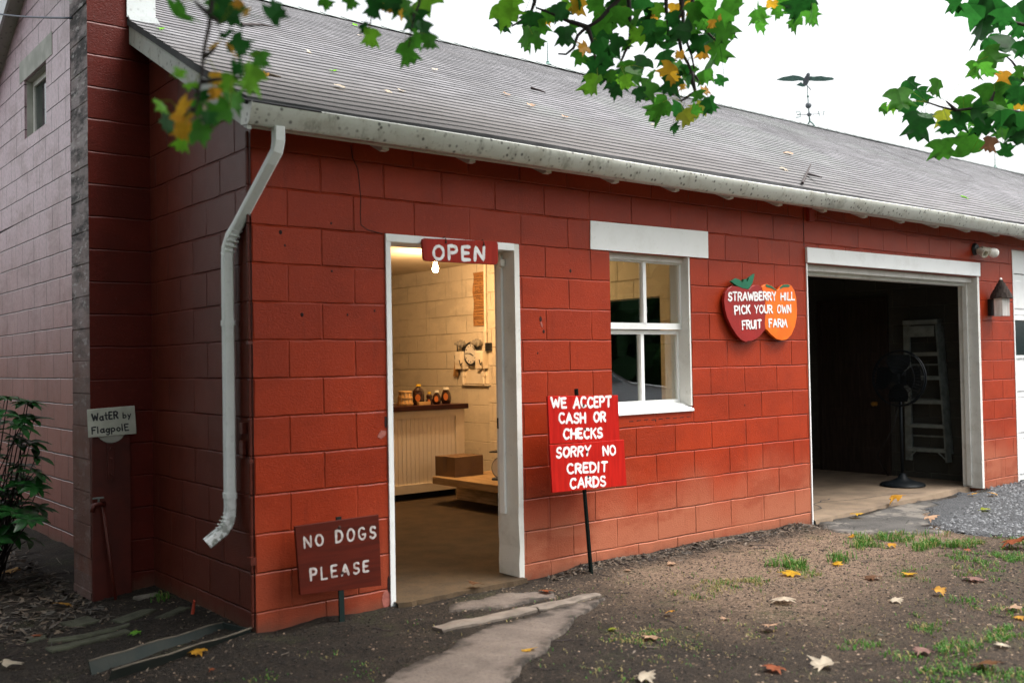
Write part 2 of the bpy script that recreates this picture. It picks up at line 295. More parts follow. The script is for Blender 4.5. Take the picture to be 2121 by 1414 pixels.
M['label'] = simple('orange label', (.48, .15, .03), (.42, .12, .025), .5)
M['capwhite'] = simple('white cap', (.75, .72, .62), (.7, .66, .56), .4)
M['capyellow'] = simple('yellow cap', (.75, .5, .05), (.7, .45, .04), .4)
M['basket'] = wood('thin veneer wood', (.62, .40, .18), (.45, .27, .11), .6, 'X')
M['paper'] = simple('brown kraft paper', (.42, .21, .07), (.36, .17, .055), .8, 6)
M['elec'] = simple('cream electrical box', (.86, .78, .64), (.78, .68, .52), .45, 6, .1)
M['glassy'] = simple('meter glass', (.35, .33, .28), (.25, .23, .2), .15, 9, .05, spec=.7)
M['straw'] = wood('broom straw', (.45, .25, .08), (.28, .15, .05), .8, 'Z')
M['clockface'] = simple('clock face', (.80, .76, .68), (.76, .72, .64), .4)
M['greenpaint'] = simple('green dial', (.01, .12, .06), (.01, .09, .05), .4)
M['verdigris'] = simple('verdigris copper', (.10, .20, .17), (.06, .12, .11), .55, 20, .3, spec=.4)
M['grayvane'] = simple('aged copper bird', (.13, .145, .16), (.085, .10, .115), .5, 20, .3)
M['birdwood'] = wood('whitewashed board', (.84, .80, .76), (.62, .56, .52), .75, 'Z', .4)
M['cedar'] = wood('dark cedar shake', (.050, .036, .030), (.026, .019, .017), .85, 'Z', .6)
M['lampwhite'] = simple('frosted bulb glass', (.85, .82, .75), (.8, .77, .7), .3)
M['lampcream'] = simple('old lamp holder plastic', (.55, .50, .40), (.45, .41, .33), .45)
M['cable'] = simple('blue black cable', (.015, .03, .06), (.02, .03, .05), .5)
M['mud'] = simple('dried mud', (.12, .10, .075), (.07, .058, .044), .9, 14)
M['screwpale'] = simple('redplastic', (.45, .06, .03), (.4, .05, .025), .5)
def glass(name, tint=(.9, .95, .93), rough=.01):
    m = N(name); g = m.n('ShaderNodeBsdfGlossy'); g.inputs['Roughness'].default_value = rough; t = m.n('ShaderNodeBsdfTransparent'); t.inputs[0].default_value = (*tint, 1)
    f = m.n('ShaderNodeLayerWeight'); f.inputs[0].default_value = .5
    k = m.math('MINIMUM', m.math('ADD', m.math('MULTIPLY', m.math('POWER', f.outputs['Facing'], 4.), .9), .23), 1.)
    ms = m.n('ShaderNodeMixShader'); m.l(k, ms.inputs[0]); m.l(t.outputs[0], ms.inputs[1]); m.l(g.outputs[0], ms.inputs[2]); m.l(ms.outputs[0], m.out.inputs[0]); return m.m
M['glass'] = glass('window glass')
M['darkglass'] = simple('dark reflecting glass', (.010, .022, .024), (.012, .026, .026), .04, 3, .02, spec=.9)
m = N('lit bulb'); m.b.inputs['Emission Color'].default_value = (1, .72, .36, 1); m.b.inputs['Emission Strength'].default_value = 25; M['litbulb'] = m.m
M['carsilver'] = simple('silver car paint', (.55, .57, .6), (.5, .52, .55), .25, 2, .02, spec=.6)
M['cargreen'] = simple('green car paint', (.02, .22, .10), (.02, .2, .09), .25, 2, .02, spec=.6)
M['tyre'] = simple('tyre rubber', (.015, .015, .015), (.02, .02, .02), .8)
LEAF_NEAR = [[-1.234,-2.307,2.327,0.085,"g"],[-1.165,-2.362,2.349,0.055,"g"],[-1.162,-2.454,2.305,0.08,"d"],[-1.168,-2.52,2.306,0.039,"o"],[-1.176,-2.584,2.265,0.031,"y"],[-1.081,-2.559,2.289,0.061,"d"],[-1.201,-2.453,2.213,0.045,"y"],[-1.205,-2.561,2.167,0.061,"o"],[-1.189,-2.572,2.184,0.066,"d"],[-1.116,-2.341,2.286,0.05,"d"],[-1.086,-2.47,2.191,0.057,"g"],[-1.153,-2.543,2.112,0.078,"l"],[-1.173,-2.464,2.115,0.058,"l"],[-1.109,-2.349,2.103,0.07,"g"],[-1.153,-2.34,2.16,0.036,"y"],[-1.162,-2.348,2.116,0.055,"o"],[-1.277,-2.394,2.14,0.037,"l"],[-1.246,-2.388,2.121,0.043,"l"],[-1.287,-2.297,2.072,0.049,"l"],[-1.298,-2.477,2.03,0.051,"y"],[-1.256,-2.358,2.023,0.07,"o"],[-1.281,-2.424,1.983,0.044,"y"],[-1.225,-2.282,1.987,0.061,"l"],[-1.262,-2.503,1.968,0.067,"g"],[-1.219,-2.349,1.996,0.033,"y"],[-1.193,-2.314,2.08,0.05,"g"],[-1.212,-2.495,2.027,0.068,"g"],[-1.261,-2.249,2.044,0.061,"d"],[-1.176,-2.326,2.086,0.028,"w"],[-1.197,-2.574,2.123,0.038,"d"],[-1.2,-2.359,2.1,0.033,"d"],[-1.254,-2.53,2.0,0.038,"d"]]
LEAF_MIDL = [[-0.487,-1.727,2.687,0.055,"g"],[-0.43,-1.807,2.68,0.055,"g"],[-0.415,-1.937,2.621,0.079,"d"],[-0.349,-1.929,2.642,0.051,"o"],[-0.266,-1.751,2.73,0.069,"d"],[-0.309,-1.965,2.643,0.083,"g"],[-0.35,-2.017,2.591,0.046,"y"],[-0.195,-1.861,2.642,0.098,"d"],[-0.227,-1.962,2.571,0.084,"d"],[-0.146,-1.851,2.728,0.114,"l"],[-0.256,-2.046,2.507,0.061,"g"],[-0.272,-1.991,2.525,0.072,"g"],[-0.192,-1.809,2.538,0.095,"g"],[-0.362,-1.823,2.561,0.081,"l"],[-0.377,-1.812,2.595,0.037,"d"],[-0.353,-1.971,2.648,0.061,"d"]]
LEAF_MID = [[0.708,-1.278,3.027,0.133,"l"],[1.04,-0.84,3.159,0.103,"d"],[0.76,-1.266,3.087,0.093,"l"],[1.103,-0.957,3.071,0.147,"g"],[0.937,-1.191,3.071,0.106,"d"],[1.197,-0.954,3.154,0.13,"g"],[0.975,-1.194,2.969,0.101,"g"],[1.219,-0.983,3.181,0.065,"y"],[1.089,-1.17,3.125,0.108,"g"],[1.001,-1.341,3.079,0.112,"d"],[1.222,-1.137,3.202,0.079,"l"],[1.239,-1.202,3.194,0.105,"y"],[1.243,-1.199,3.223,0.11,"d"],[1.223,-1.35,3.154,0.102,"g"],[1.01,-1.359,2.956,0.112,"d"],[1.21,-1.201,3.084,0.073,"g"],[1.032,-1.463,2.876,0.088,"o"],[1.26,-1.198,2.942,0.1,"g"],[1.336,-1.308,3.117,0.151,"g"],[1.281,-1.462,3.081,0.106,"g"],[1.384,-1.219,3.075,0.12,"d"],[1.151,-1.492,2.875,0.143,"d"],[1.265,-1.435,2.968,0.061,"d"],[1.375,-1.208,2.89,0.165,"d"],[1.183,-1.37,2.741,0.116,"l"],[1.392,-1.285,2.837,0.068,"g"],[1.3,-1.293,2.978,0.047,"l"],[1.538,-1.228,2.849,0.097,"l"],[1.558,-1.217,3.275,0.098,"g"],[1.401,-1.294,3.201,0.074,"d"],[1.482,-1.295,3.226,0.122,"d"],[1.256,-1.613,3.024,0.108,"g"],[1.537,-1.413,3.203,0.142,"d"],[1.596,-1.354,3.121,0.155,"d"],[1.361,-1.505,2.989,0.091,"l"],[1.497,-1.498,3.008,0.129,"d"],[1.35,-1.435,2.952,0.061,"g"],[1.611,-1.276,2.948,0.146,"d"],[1.311,-1.524,2.782,0.115,"g"],[1.315,-1.462,2.823,0.086,"g"],[1.148,-1.633,2.694,0.072,"l"],[1.41,-1.522,2.719,0.122,"g"],[1.543,-1.465,2.657,0.146,"g"],[1.658,-1.327,2.759,0.097,"g"],[1.752,-1.41,2.694,0.102,"d"],[1.518,-1.677,2.568,0.08,"v"],[1.866,-1.451,2.707,0.103,"v"],[1.545,-1.808,2.606,0.099,"d"],[1.822,-1.546,2.774,0.075,"o"],[1.377,-1.698,2.7,0.103,"d"],[1.48,-1.593,2.81,0.101,"y"],[1.35,-1.742,2.718,0.063,"y"],[1.719,-1.439,2.906,0.096,"g"],[1.658,-1.414,2.952,0.085,"d"],[1.404,-1.737,2.84,0.064,"o"],[1.548,-1.558,2.965,0.123,"d"],[1.461,-1.696,2.979,0.124,"d"],[1.609,-1.636,3.019,0.097,"g"],[1.575,-1.564,3.135,0.098,"y"],[1.365,-1.736,3.005,0.098,"d"],[1.785,-1.496,3.221,0.091,"y"],[1.564,-1.767,3.101,0.12,"g"],[1.635,-1.693,3.067,0.107,"g"],[1.487,-1.872,2.968,0.058,"o"],[1.488,-1.915,2.986,0.039,"o"],[1.612,-1.868,3.051,0.128,"g"],[1.665,-1.797,2.998,0.146,"g"],[1.893,-1.531,3.083,0.162,"d"],[1.901,-1.564,2.984,0.129,"g"],[1.651,-1.676,2.91,0.107,"o"],[1.618,-1.67,2.949,0.117,"d"],[1.759,-1.618,2.862,0.131,"g"],[1.827,-1.524,2.848,0.096,"g"],[1.53,-1.684,2.74,0.08,"d"],[1.869,-1.607,2.818,0.08,"d"],[1.739,-1.816,3.143,0.081,"g"],[1.915,-1.807,3.114,0.109,"g"],[1.701,-1.517,2.867,0.074,"d"],[1.485,-1.532,3.13,0.072,"l"],[1.558,-1.445,3.128,0.068,"o"],[1.59,-1.464,3.077,0.094,"g"],[1.242,-1.706,2.717,0.068,"g"],[1.37,-1.783,2.67,0.048,"y"],[1.476,-1.783,2.645,0.069,"g"],[1.743,-1.959,3.04,0.109,"g"],[1.781,-2.0,3.086,0.064,"y"],[1.727,-2.073,3.014,0.073,"g"],[1.886,-2.073,3.077,0.149,"d"],[2.069,-1.925,3.078,0.093,"g"],[2.275,-1.874,3.177,0.097,"g"],[2.011,-2.073,3.125,0.101,"d"],[1.901,-1.972,3.134,0.101,"g"]]
LEAF_RIGHT = [[2.841,-2.05,2.78,0.156,"g"],[2.979,-1.924,2.787,0.075,"l"],[3.126,-1.952,2.922,0.105,"d"],[3.275,-1.931,2.883,0.131,"d"],[2.967,-2.19,2.829,0.111,"g"],[3.104,-1.998,2.677,0.179,"d"],[2.904,-2.165,2.672,0.083,"d"],[3.298,-2.051,2.738,0.123,"v"],[2.912,-2.269,2.59,0.093,"d"],[3.415,-2.102,2.71,0.136,"g"],[3.174,-2.238,2.757,0.13,"g"],[3.34,-2.169,2.585,0.151,"g"],[3.301,-2.308,2.541,0.096,"b"],[3.218,-2.436,2.479,0.094,"d"],[3.243,-2.301,2.642,0.141,"d"],[3.009,-2.509,2.599,0.122,"d"],[3.066,-2.561,2.566,0.149,"d"],[3.308,-2.325,2.802,0.17,"g"],[3.318,-2.383,2.892,0.124,"o"],[3.656,-2.334,2.809,0.082,"y"],[2.923,-2.474,2.85,0.117,"g"],[3.258,-2.265,2.958,0.125,"g"],[3.28,-2.344,3.013,0.158,"g"],[3.439,-2.378,3.103,0.154,"d"],[3.563,-2.363,3.213,0.11,"d"],[3.261,-2.302,3.17,0.181,"d"],[3.268,-2.277,3.273,0.199,"d"],[3.291,-2.36,3.305,0.169,"d"],[3.21,-2.184,3.344,0.12,"d"],[3.162,-2.472,3.177,0.12,"d"],[3.451,-2.433,3.272,0.125,"d"],[3.501,-2.355,2.877,0.144,"d"],[3.182,-2.526,2.746,0.125,"d"],[3.703,-2.231,2.838,0.138,"g"],[3.509,-2.288,2.642,0.116,"g"],[3.525,-2.116,2.757,0.101,"g"],[3.259,-2.501,2.889,0.082,"g"],[3.198,-2.311,2.711,0.112,"d"],[3.131,-2.421,2.678,0.109,"g"],[3.1,-2.584,2.514,0.133,"d"],[3.074,-2.603,2.958,0.106,"d"]]
TWIG_NEAR = [[[-1.193,-2.439,2.488],[-1.199,-2.43,2.337],[-1.203,-2.425,2.3],[-1.214,-2.415,2.225],[-1.22,-2.408,2.149],[-1.229,-2.398,2.074],[-1.238,-2.39,2.042]],[[-1.203,-2.425,2.295],[-1.227,-2.407,2.323],[-1.238,-2.398,2.338]],[[-1.202,-2.426,2.295],[-1.185,-2.44,2.272]],[[-1.22,-2.409,2.187],[-1.199,-2.426,2.205],[-1.19,-2.434,2.218]],[[-1.227,-2.401,2.099],[-1.243,-2.388,2.112]],[[-1.234,-2.394,2.055],[-1.258,-2.374,2.037]],[[-1.224,-2.404,2.124],[-1.19,-2.432,2.13],[-1.141,-2.471,2.135]]]
TWIG_MIDL = [[[-0.209,-1.958,2.867],[-0.219,-1.945,2.71],[-0.238,-1.928,2.641],[-0.249,-1.917,2.572],[-0.255,-1.912,2.52]],[[-0.355,-1.838,2.801],[-0.358,-1.833,2.679],[-0.366,-1.823,2.574]],[[-0.238,-1.928,2.641],[-0.297,-1.882,2.66]]]
TWIG_MID = [[[1.351,-1.43,3.331],[1.328,-1.408,3.182],[1.263,-1.352,3.096],[1.208,-1.307,3.052],[1.17,-1.276,3.009],[1.155,-1.262,2.949],[1.125,-1.237,2.918],[1.095,-1.212,2.921]],[[1.208,-1.307,3.052],[1.14,-1.253,3.082],[1.065,-1.194,3.127],[1.008,-1.149,3.155]],[[1.012,-1.156,3.291],[1.003,-1.145,3.182],[0.986,-1.13,3.122],[0.914,-1.07,3.063]],[[1.366,-1.443,3.331],[1.37,-1.442,3.186],[1.377,-1.444,3.041],[1.37,-1.435,2.956],[1.347,-1.415,2.896],[1.325,-1.396,2.848]],[[1.562,-1.6,3.327],[1.573,-1.606,3.181],[1.583,-1.611,3.108],[1.579,-1.606,3.048],[1.601,-1.622,2.951],[1.626,-1.638,2.834]],[[1.632,-1.657,3.325],[1.62,-1.643,3.18],[1.611,-1.633,3.084],[1.667,-1.677,3.029],[1.724,-1.721,2.96]],[[1.592,-1.625,3.326],[1.577,-1.607,3.133],[1.549,-1.582,3.049],[1.577,-1.601,2.915],[1.615,-1.629,2.818],[1.643,-1.65,2.773]],[[1.506,-1.555,3.328],[1.517,-1.559,3.134],[1.522,-1.558,2.965]],[[1.615,-1.629,2.818],[1.63,-1.638,2.72],[1.573,-1.591,2.673]],[[1.208,-1.307,3.052],[1.227,-1.32,2.984],[1.244,-1.331,2.874]],[[2.006,-1.959,3.316],[2.006,-1.955,3.171],[1.969,-1.922,3.1]]]
TWIG_RIGHT = [[[3.713,-2.674,2.603],[3.426,-2.444,2.703],[3.268,-2.318,2.738],[3.133,-2.209,2.725],[3.009,-2.11,2.774]],[[3.672,-2.648,2.87],[3.426,-2.449,2.889],[3.392,-2.424,2.956],[3.351,-2.393,3.016]],[[3.589,-2.587,3.085],[3.426,-2.458,3.19],[3.361,-2.407,3.21],[3.299,-2.358,3.251]],[[3.713,-2.673,2.577],[3.426,-2.442,2.631],[3.299,-2.341,2.666]],[[3.133,-2.209,2.725],[3.092,-2.177,2.777]],[[3.268,-2.318,2.738],[3.299,-2.346,2.825]]]
FALLEN = [[2.506,-1.452,0.127,"w","large cream leaf lying flat in the middle of the bare dirt"],[0.814,-1.237,0.079,"y","bright yellow leaf on the concrete path below the open door"],[1.979,-1.761,0.099,"p","pale tan leaf on the dirt just below the large cream leaf"],[1.649,-2.283,0.113,"w","cream star shaped leaf near the bottom edge of the picture"],[1.444,-2.173,0.082,"r","curled rust brown leaf beside the cream star shaped leaf"],[1.429,-1.438,0.092,"p","curled tan leaf on the dark dirt right of the concrete path"],[1.835,-1.199,0.048,"o","small orange tan leaf on dirt below the tall cash sign"],[2.008,-1.444,0.047,"p","small pinkish leaf on dirt left of the large cream leaf"],[3.1,-1.08,0.111,"y","long yellow tan leaf below the nearer grass tuft"],[3.621,-1.076,0.078,"y","yellow leaf caught in the nearer grass tuft"],[2.832,-0.316,0.066,"p","pale leaf lying close to the foot of the red wall"],[3.366,-1.488,0.108,"b","dry brown curled leaf in the middle of the sandy dirt"],[3.625,-1.58,0.079,"y","pale yellow leaf right of the dry curled brown leaf"],[3.756,-1.934,0.124,"m","dull pinkish brown leaf at the right on sandy dirt"],[3.289,-1.962,0.073,"o","curled orange tan leaf below the dull pinkish brown leaf"],[2.954,-1.887,0.071,"w","thin cream leaf on edge in the sandy dirt"],[3.084,-2.499,0.066,"o","orange leaf at the right edge of the picture"],[2.141,-2.481,0.085,"m","dark pinkish leaf in sparse grass at lower right"],[2.485,-2.69,0.068,"w","long cream leaf in sparse grass at lower right"],[2.103,-2.79,0.106,"b","dark brown leaf in sparse grass near the lower right corner"],[6.163,-0.023,0.124,"o","crumpled orange leaf on the asphalt before the garage"],[5.389,-0.117,0.108,"y","torn yellow tan leaf on the asphalt near the garage post"],[7.193,-0.218,0.084,"o","small orange leaf on gravel under the garage post"],[7.322,-0.355,0.084,"o","small orange leaf on gravel under the red pier"],[6.349,-0.749,0.092,"v","olive yellow leaf on the gravel"],[5.449,-0.746,0.102,"p","pale leaf at the edge of gravel above the grass"],[5.01,-1.611,0.152,"r","rust orange leaf in the grass at the right edge"],[4.434,-0.994,0.07,"o","orange leaf in the larger grass patch"],[4.581,-0.577,0.052,"o","tiny orange leaf at the left end of the larger grass patch"],[-0.549,2.896,0.118,"o","orange leaf in dark litter below the shrub"],[-0.549,1.532,0.106,"o","orange leaf in leaf litter beside the chimney foot"],[-1.036,0.555,0.112,"w","cream leaf on dark soil at the left edge"],[-0.806,1.071,0.054,"r","small rusty leaf on dark soil left of the mossy stones"],[-0.45,0.521,0.057,"l","small fresh green leaf on the mossy stones"],[-0.352,-0.105,0.081,"o","narrow orange leaf beside the green trough"],[-0.893,-0.197,0.044,"r","small red brown leaf at the bottom left"],[-1.186,0.013,0.065,"o","orange brown leaf in the bottom left corner"],[-0.421,-0.452,0.027,"r","tiny rusty leaf below the green trough"],[1.682,-0.363,0.076,"r","rusty brown leaf on dirt beside the door post"],[1.387,-0.049,0.088,"b","dark curled leaf on the door sill"],[1.376,-1.229,0.05,"v","olive leaf on the dirt right of the path"],[0.889,-1.933,0.083,"w","cream leaf at the bottom edge right of the path"],[4.636,-1.449,0.054,"r","small rust leaf in the grass left of the rust orange leaf"],[3.222,-2.406,0.078,"p","pale grey leaf at the right edge above the orange leaf"],[2.466,-0.268,0.045,"p","tiny pale leaf by the wooden stake"]]
APPLE = [[3.879,1.936],[3.83,1.914],[3.797,1.878],[3.782,1.824],[3.79,1.759],[3.815,1.693],[3.861,1.627],[3.914,1.57],[3.969,1.53],[4.032,1.507],[4.054,1.516],[4.104,1.516],[4.148,1.528],[4.199,1.55],[4.241,1.578],[4.283,1.612],[4.275,1.654],[4.288,1.746],[4.286,1.856],[4.271,1.897],[4.246,1.923],[4.236,1.946],[4.207,1.954],[4.163,1.955],[4.119,1.94],[4.09,1.918],[4.061,1.92],[4.019,1.925],[3.963,1.937]]
ORANGE = [[4.251,1.941],[4.281,1.961],[4.318,1.968],[4.378,1.955],[4.422,1.934],[4.452,1.92],[4.491,1.95],[4.538,1.973],[4.593,1.977],[4.639,1.967],[4.677,1.928],[4.698,1.867],[4.706,1.777],[4.699,1.706],[4.673,1.634],[4.623,1.568],[4.56,1.53],[4.498,1.521],[4.422,1.532],[4.348,1.571],[4.297,1.608],[4.283,1.612],[4.275,1.654],[4.288,1.746],[4.286,1.856],[4.271,1.897],[4.251,1.924]]
FRUITLEAF = [[3.87,1.971],[3.927,1.998],[3.969,1.99],[4.011,1.969],[4.022,1.995],[4.054,1.998],[4.055,1.979],[4.072,1.981],[4.09,2.009],[4.157,2.043],[4.15,2.016],[4.129,1.969],[4.095,1.936],[4.076,1.919],[4.002,1.925],[3.932,1.942]]
LEAFA = [[4.293,1.954],[4.308,1.966],[4.371,1.954],[4.415,1.932],[4.439,1.919],[4.422,1.922],[4.363,1.938],[4.314,1.943]]
LEAFB = [[4.476,1.933],[4.484,1.949],[4.531,1.971],[4.586,1.975],[4.616,1.966],[4.6,1.954],[4.53,1.951]]
FRUIT_LINES = [[[[3.823,1.817],[4.431,1.837]],[[3.826,1.892],[4.426,1.913]]],[[[4.48,1.838],[4.674,1.845]],[[4.483,1.906],[4.677,1.92]]],[[[3.899,1.715],[4.098,1.723]],[[3.892,1.791],[4.093,1.8]]],[[[4.141,1.728],[4.381,1.733]],[[4.14,1.798],[4.373,1.809]]],[[[4.43,1.734],[4.623,1.738]],[[4.433,1.808],[4.618,1.814]]],[[[3.987,1.603],[4.232,1.613]],[[3.982,1.679],[4.235,1.687]]],[[[4.321,1.621],[4.568,1.625]],[[4.32,1.695],[4.552,1.701]]]]
OPEN = [[1.045,2.121],[1.616,2.137],[1.612,1.991],[1.056,1.987]]
OPEN_T = [[1.115,1.992],[1.507,2.006],[1.509,2.108],[1.117,2.09]]
CASH = [[1.868,1.168],[2.487,1.153],[2.496,0.855],[1.88,0.869]]
SORRY = [[1.872,0.861],[2.528,0.856],[2.547,0.55],[1.889,0.564]]
CASH_T = [[[1.896,1.087],[2.031,1.083],[2.028,1.159],[1.888,1.161]],[[2.08,1.08],[2.426,1.072],[2.425,1.152],[2.08,1.159]],[[1.956,0.987],[2.194,0.98],[2.192,1.056],[1.955,1.062]],[[2.254,0.979],[2.374,0.976],[2.373,1.053],[2.253,1.055]],[[1.99,0.886],[2.341,0.873],[2.341,0.948],[1.989,0.961]]]
SORRY_T = [[[1.922,0.773],[2.218,0.77],[2.232,0.841],[1.92,0.848]],[[2.329,0.76],[2.454,0.756],[2.453,0.829],[2.327,0.833]],[[2.012,0.665],[2.372,0.652],[2.374,0.727],[2.01,0.739]],[[2.034,0.572],[2.356,0.559],[2.356,0.636],[2.032,0.647]]]
DOG = [[0.157,0.549],[0.662,0.556],[0.673,0.165],[0.183,0.19]]
DOG_T = [[[0.205,0.428],[0.324,0.426],[0.323,0.494],[0.2,0.495]],[[0.39,0.431],[0.645,0.427],[0.644,0.502],[0.387,0.505]],[[0.238,0.249],[0.598,0.251],[0.599,0.318],[0.235,0.322]]]
WATER = [[-0.419,1.141],[-0.135,1.153],[-0.125,0.977],[-0.412,0.97]]
WATER_T = [[[-0.396,1.065],[-0.233,1.074],[-0.237,1.128],[-0.398,1.115]],[[-0.21,1.076],[-0.156,1.081],[-0.157,1.12],[-0.212,1.117]],[[-0.396,0.988],[-0.17,1.0],[-0.173,1.047],[-0.399,1.035]]]
VANE_O = [11.768,4.62,5.356]
VANE_P = [0.563,-0.826,0.0]
VANE_N = [0.826,0.563,0.0]
WINGL = [[-0.488,0.599],[-0.385,0.624],[-0.294,0.631],[-0.218,0.636],[-0.12,0.617],[-0.053,0.587],[-0.054,0.548],[-0.144,0.56],[-0.22,0.556],[-0.341,0.568],[-0.431,0.583]]
WINGR = [[-0.002,0.55],[0.037,0.601],[0.111,0.59],[0.201,0.593],[0.297,0.571],[0.385,0.557],[0.422,0.532],[0.384,0.524],[0.273,0.519],[0.125,0.531]]
VTAIL = [[-0.183,0.501],[-0.1,0.536],[-0.034,0.475],[-0.079,0.471]]
VPTS = [[-0.004,0.448],[-0.0,0.287],[0.007,0.133],[0.015,-0.013],[0.024,-0.135],[-0.015,-0.179],[0.096,-0.227],[-0.127,0.0],[0.16,-0.018],[-0.157,-0.001],[0.194,-0.017],[-0.038,0.585],[0.027,0.653],[-0.004,0.464],[0.047,0.388]]
ROOFLEAF = [[0.767,0.405,3.063,0.07,"w"],[1.015,0.939,3.33,0.05,"l"],[2.907,1.451,3.586,0.07,"p"],[4.585,1.374,3.547,0.08,"w"],[6.422,1.229,3.475,0.1,"p"],[5.078,0.312,3.016,0.08,"w"],[2.565,1.997,3.858,0.05,"w"],[1.206,0.558,3.139,0.05,"w"],[1.177,1.586,3.653,0.04,"w"],[0.226,0.32,3.02,0.06,"o"],[16.267,10.222,7.971,0.05,"w"],[3.012,4.079,4.899,0.06,"l"],[1.375,0.678,3.199,0.05,"w"],[2.844,1.072,3.396,0.06,"p"],[2.621,3.318,4.519,0.05,"w"],[8.777,0.56,3.14,0.1,"l"],[0.003,1.313,3.516,0.05,"l"],[3.0,0.849,3.284,0.05,"p"]]
ROOFTWIG = [[[0.947,2.23,3.975],[1.215,2.467,4.093],[1.329,2.481,4.1]],[[4.571,-0.216,2.752],[5.71,0.475,3.097]],[[5.294,0.218,2.969],[5.029,-0.088,2.816]],[[0.212,0.384,3.052],[0.274,0.329,3.025],[0.332,0.313,3.017]],[[3.687,2.063,3.891],[3.756,1.941,3.831]]]
# ------------------------------------------------------------------ mesh building
ORG = {}
def RZ(a): return Matrix.Rotation(a, 3, 'Z')
class MB:
    def __init__(s): s.v = []; s.f = []; s.mi = []; s.cur = 0
    def add(s, vs, fs):
        o = len(s.v); s.v += [Vector(q) for q in vs]
        for f in fs: s.f.append([o+i for i in f]); s.mi.append(s.cur)
        return s
    def box(s, x0, x1, y0, y1, z0, z1, skip=()):
        vs = [(x, y, z) for x in (x0, x1) for y in (y0, y1) for z in (z0, z1)]
        fs = {'l': (0, 1, 3, 2), 'r': (4, 6, 7, 5), 'f': (0, 4, 5, 1), 'b': (2, 3, 7, 6), 'd': (0, 2, 6, 4), 't': (1, 5, 7, 3)}
        return s.add(vs, [v for k, v in fs.items() if k not in skip])
    def obox(s, c, sz, R=None):
        R = R or Matrix.Identity(3); c = Vector(c); h = [q/2 for q in sz]
        vs = [c + R @ Vector((x*h[0], y*h[1], z*h[2])) for x in (-1, 1) for y in (-1, 1) for z in (-1, 1)]
        return s.add(vs, [(0, 1, 3, 2), (4, 6, 7, 5), (0, 4, 5, 1), (2, 3, 7, 6), (0, 2, 6, 4), (1, 5, 7, 3)])
    def bbox(s, c, sz, R=None, b=.004):
        """box with chamfered edges"""
        bm = bmesh.new(); bmesh.ops.create_cube(bm, size=1)
        for v in bm.verts: v.co = Vector([v.co[i]*sz[i] for i in range(3)])
        bmesh.ops.bevel(bm, geom=bm.edges[:], offset=b, segments=2, affect='EDGES', profile=.6)
        R = R or Matrix.Identity(3); c = Vector(c); bm.verts.index_update()
        s.add([c + R @ v.co for v in bm.verts], [[v.index for v in f.verts] for f in bm.faces]); bm.free(); return s
    def tube(s, path, rad, seg=8, cap=True, flat=None, roundcap=False):
        """sweep; flat=(normal, factor) squashes the section along a direction"""
        P = [Vector(p) for p in path]; n = len(P); rad = rad if isinstance(rad, (list, tuple)) else [rad]*n
        if roundcap:
            d0 = (P[0]-P[1]).normalized(); d1 = (P[-1]-P[-2]).normalized(); r = rad[0]
            P = [P[0]+d0*r, P[0]+d0*r*.7] + P + [P[-1]+d1*r*.7, P[-1]+d1*r]; rad = [r*.15, r*.75] + list(rad) + [r*.75, r*.15]; n = len(P)
        vs = []; ref = None
        for i in range(n):
            t = (P[min(i+1, n-1)] - P[max(i-1, 0)]);  t = t.normalized() if t.length > 1e-9 else Vector((0, 0, 1))
            if flat: a = flat[0].normalized(); b = t.cross(a).normalized()
            else:
                if ref is None: ref = Vector((0, 0, 1)) if abs(t.z) < .9 else Vector((1, 0, 0))
                a = (ref - t*ref.dot(t)).normalized(); ref = a; b = t.cross(a)
            for k in range(seg):
                q = 2*math.pi*k/seg; ca = math.cos(q)*(flat[1] if flat else 1)
                vs.append(P[i] + (a*ca + b*math.sin(q))*rad[i])
        fs = [(i*seg+k, i*seg+(k+1) % seg, (i+1)*seg+(k+1) % seg, (i+1)*seg+k) for i in range(n-1) for k in range(seg)]
        if cap: fs += [tuple(range(seg))[::-1], tuple((n-1)*seg+k for k in range(seg))]
        return s.add(vs, fs)
    def rect_sweep(s, path, w, d, side):
        """rectangular section sweep, w along side vector"""
        P = [Vector(p) for p in path]; n = len(P); vs = []
        for i in range(n):
            t = (P[min(i+1, n-1)]-P[max(i-1, 0)]).normalized(); a = (Vector(side) - t*Vector(side).dot(t)).normalized(); b = t.cross(a)
            c = .25
            for p, q in ((-1, -1+c), (-1+c, -1), (1-c, -1), (1, -1+c), (1, 1-c), (1-c, 1), (-1+c, 1), (-1, 1-c)): vs.append(P[i] + a*w/2*p + b*d/2*q)
        g = 8
        fs = [(i*g+k, i*g+(k+1) % g, (i+1)*g+(k+1) % g, (i+1)*g+k) for i in range(n-1) for k in range(g)] + [tuple(range(g))[::-1]] + [tuple((n-1)*g+k for k in range(g))]
        return s.add(vs, fs)
    def lathe(s, prof, c, ax='Z', seg=16, R=None, squash=1.):
        c = Vector(c); R = R or (Matrix.Identity(3) if ax == 'Z' else Vector({'X': (1, 0, 0), 'Y': (0, 1, 0), '-Y': (0, -1, 0), '-X': (-1, 0, 0)}[ax]).to_track_quat('Z', 'Y').to_matrix())
        vs = []
        for r, z in prof:
            for k in range(seg): q = 2*math.pi*k/seg; vs.append(c + R @ Vector((r*math.cos(q), r*math.sin(q)*squash, z)))
        n = len(prof); fs = [(i*seg+k, i*seg+(k+1) % seg, (i+1)*seg+(k+1) % seg, (i+1)*seg+k) for i in range(n-1) for k in range(seg)]
        fs += [tuple(range(seg))[::-1], tuple((n-1)*seg+k for k in range(seg))]
        return s.add(vs, fs)
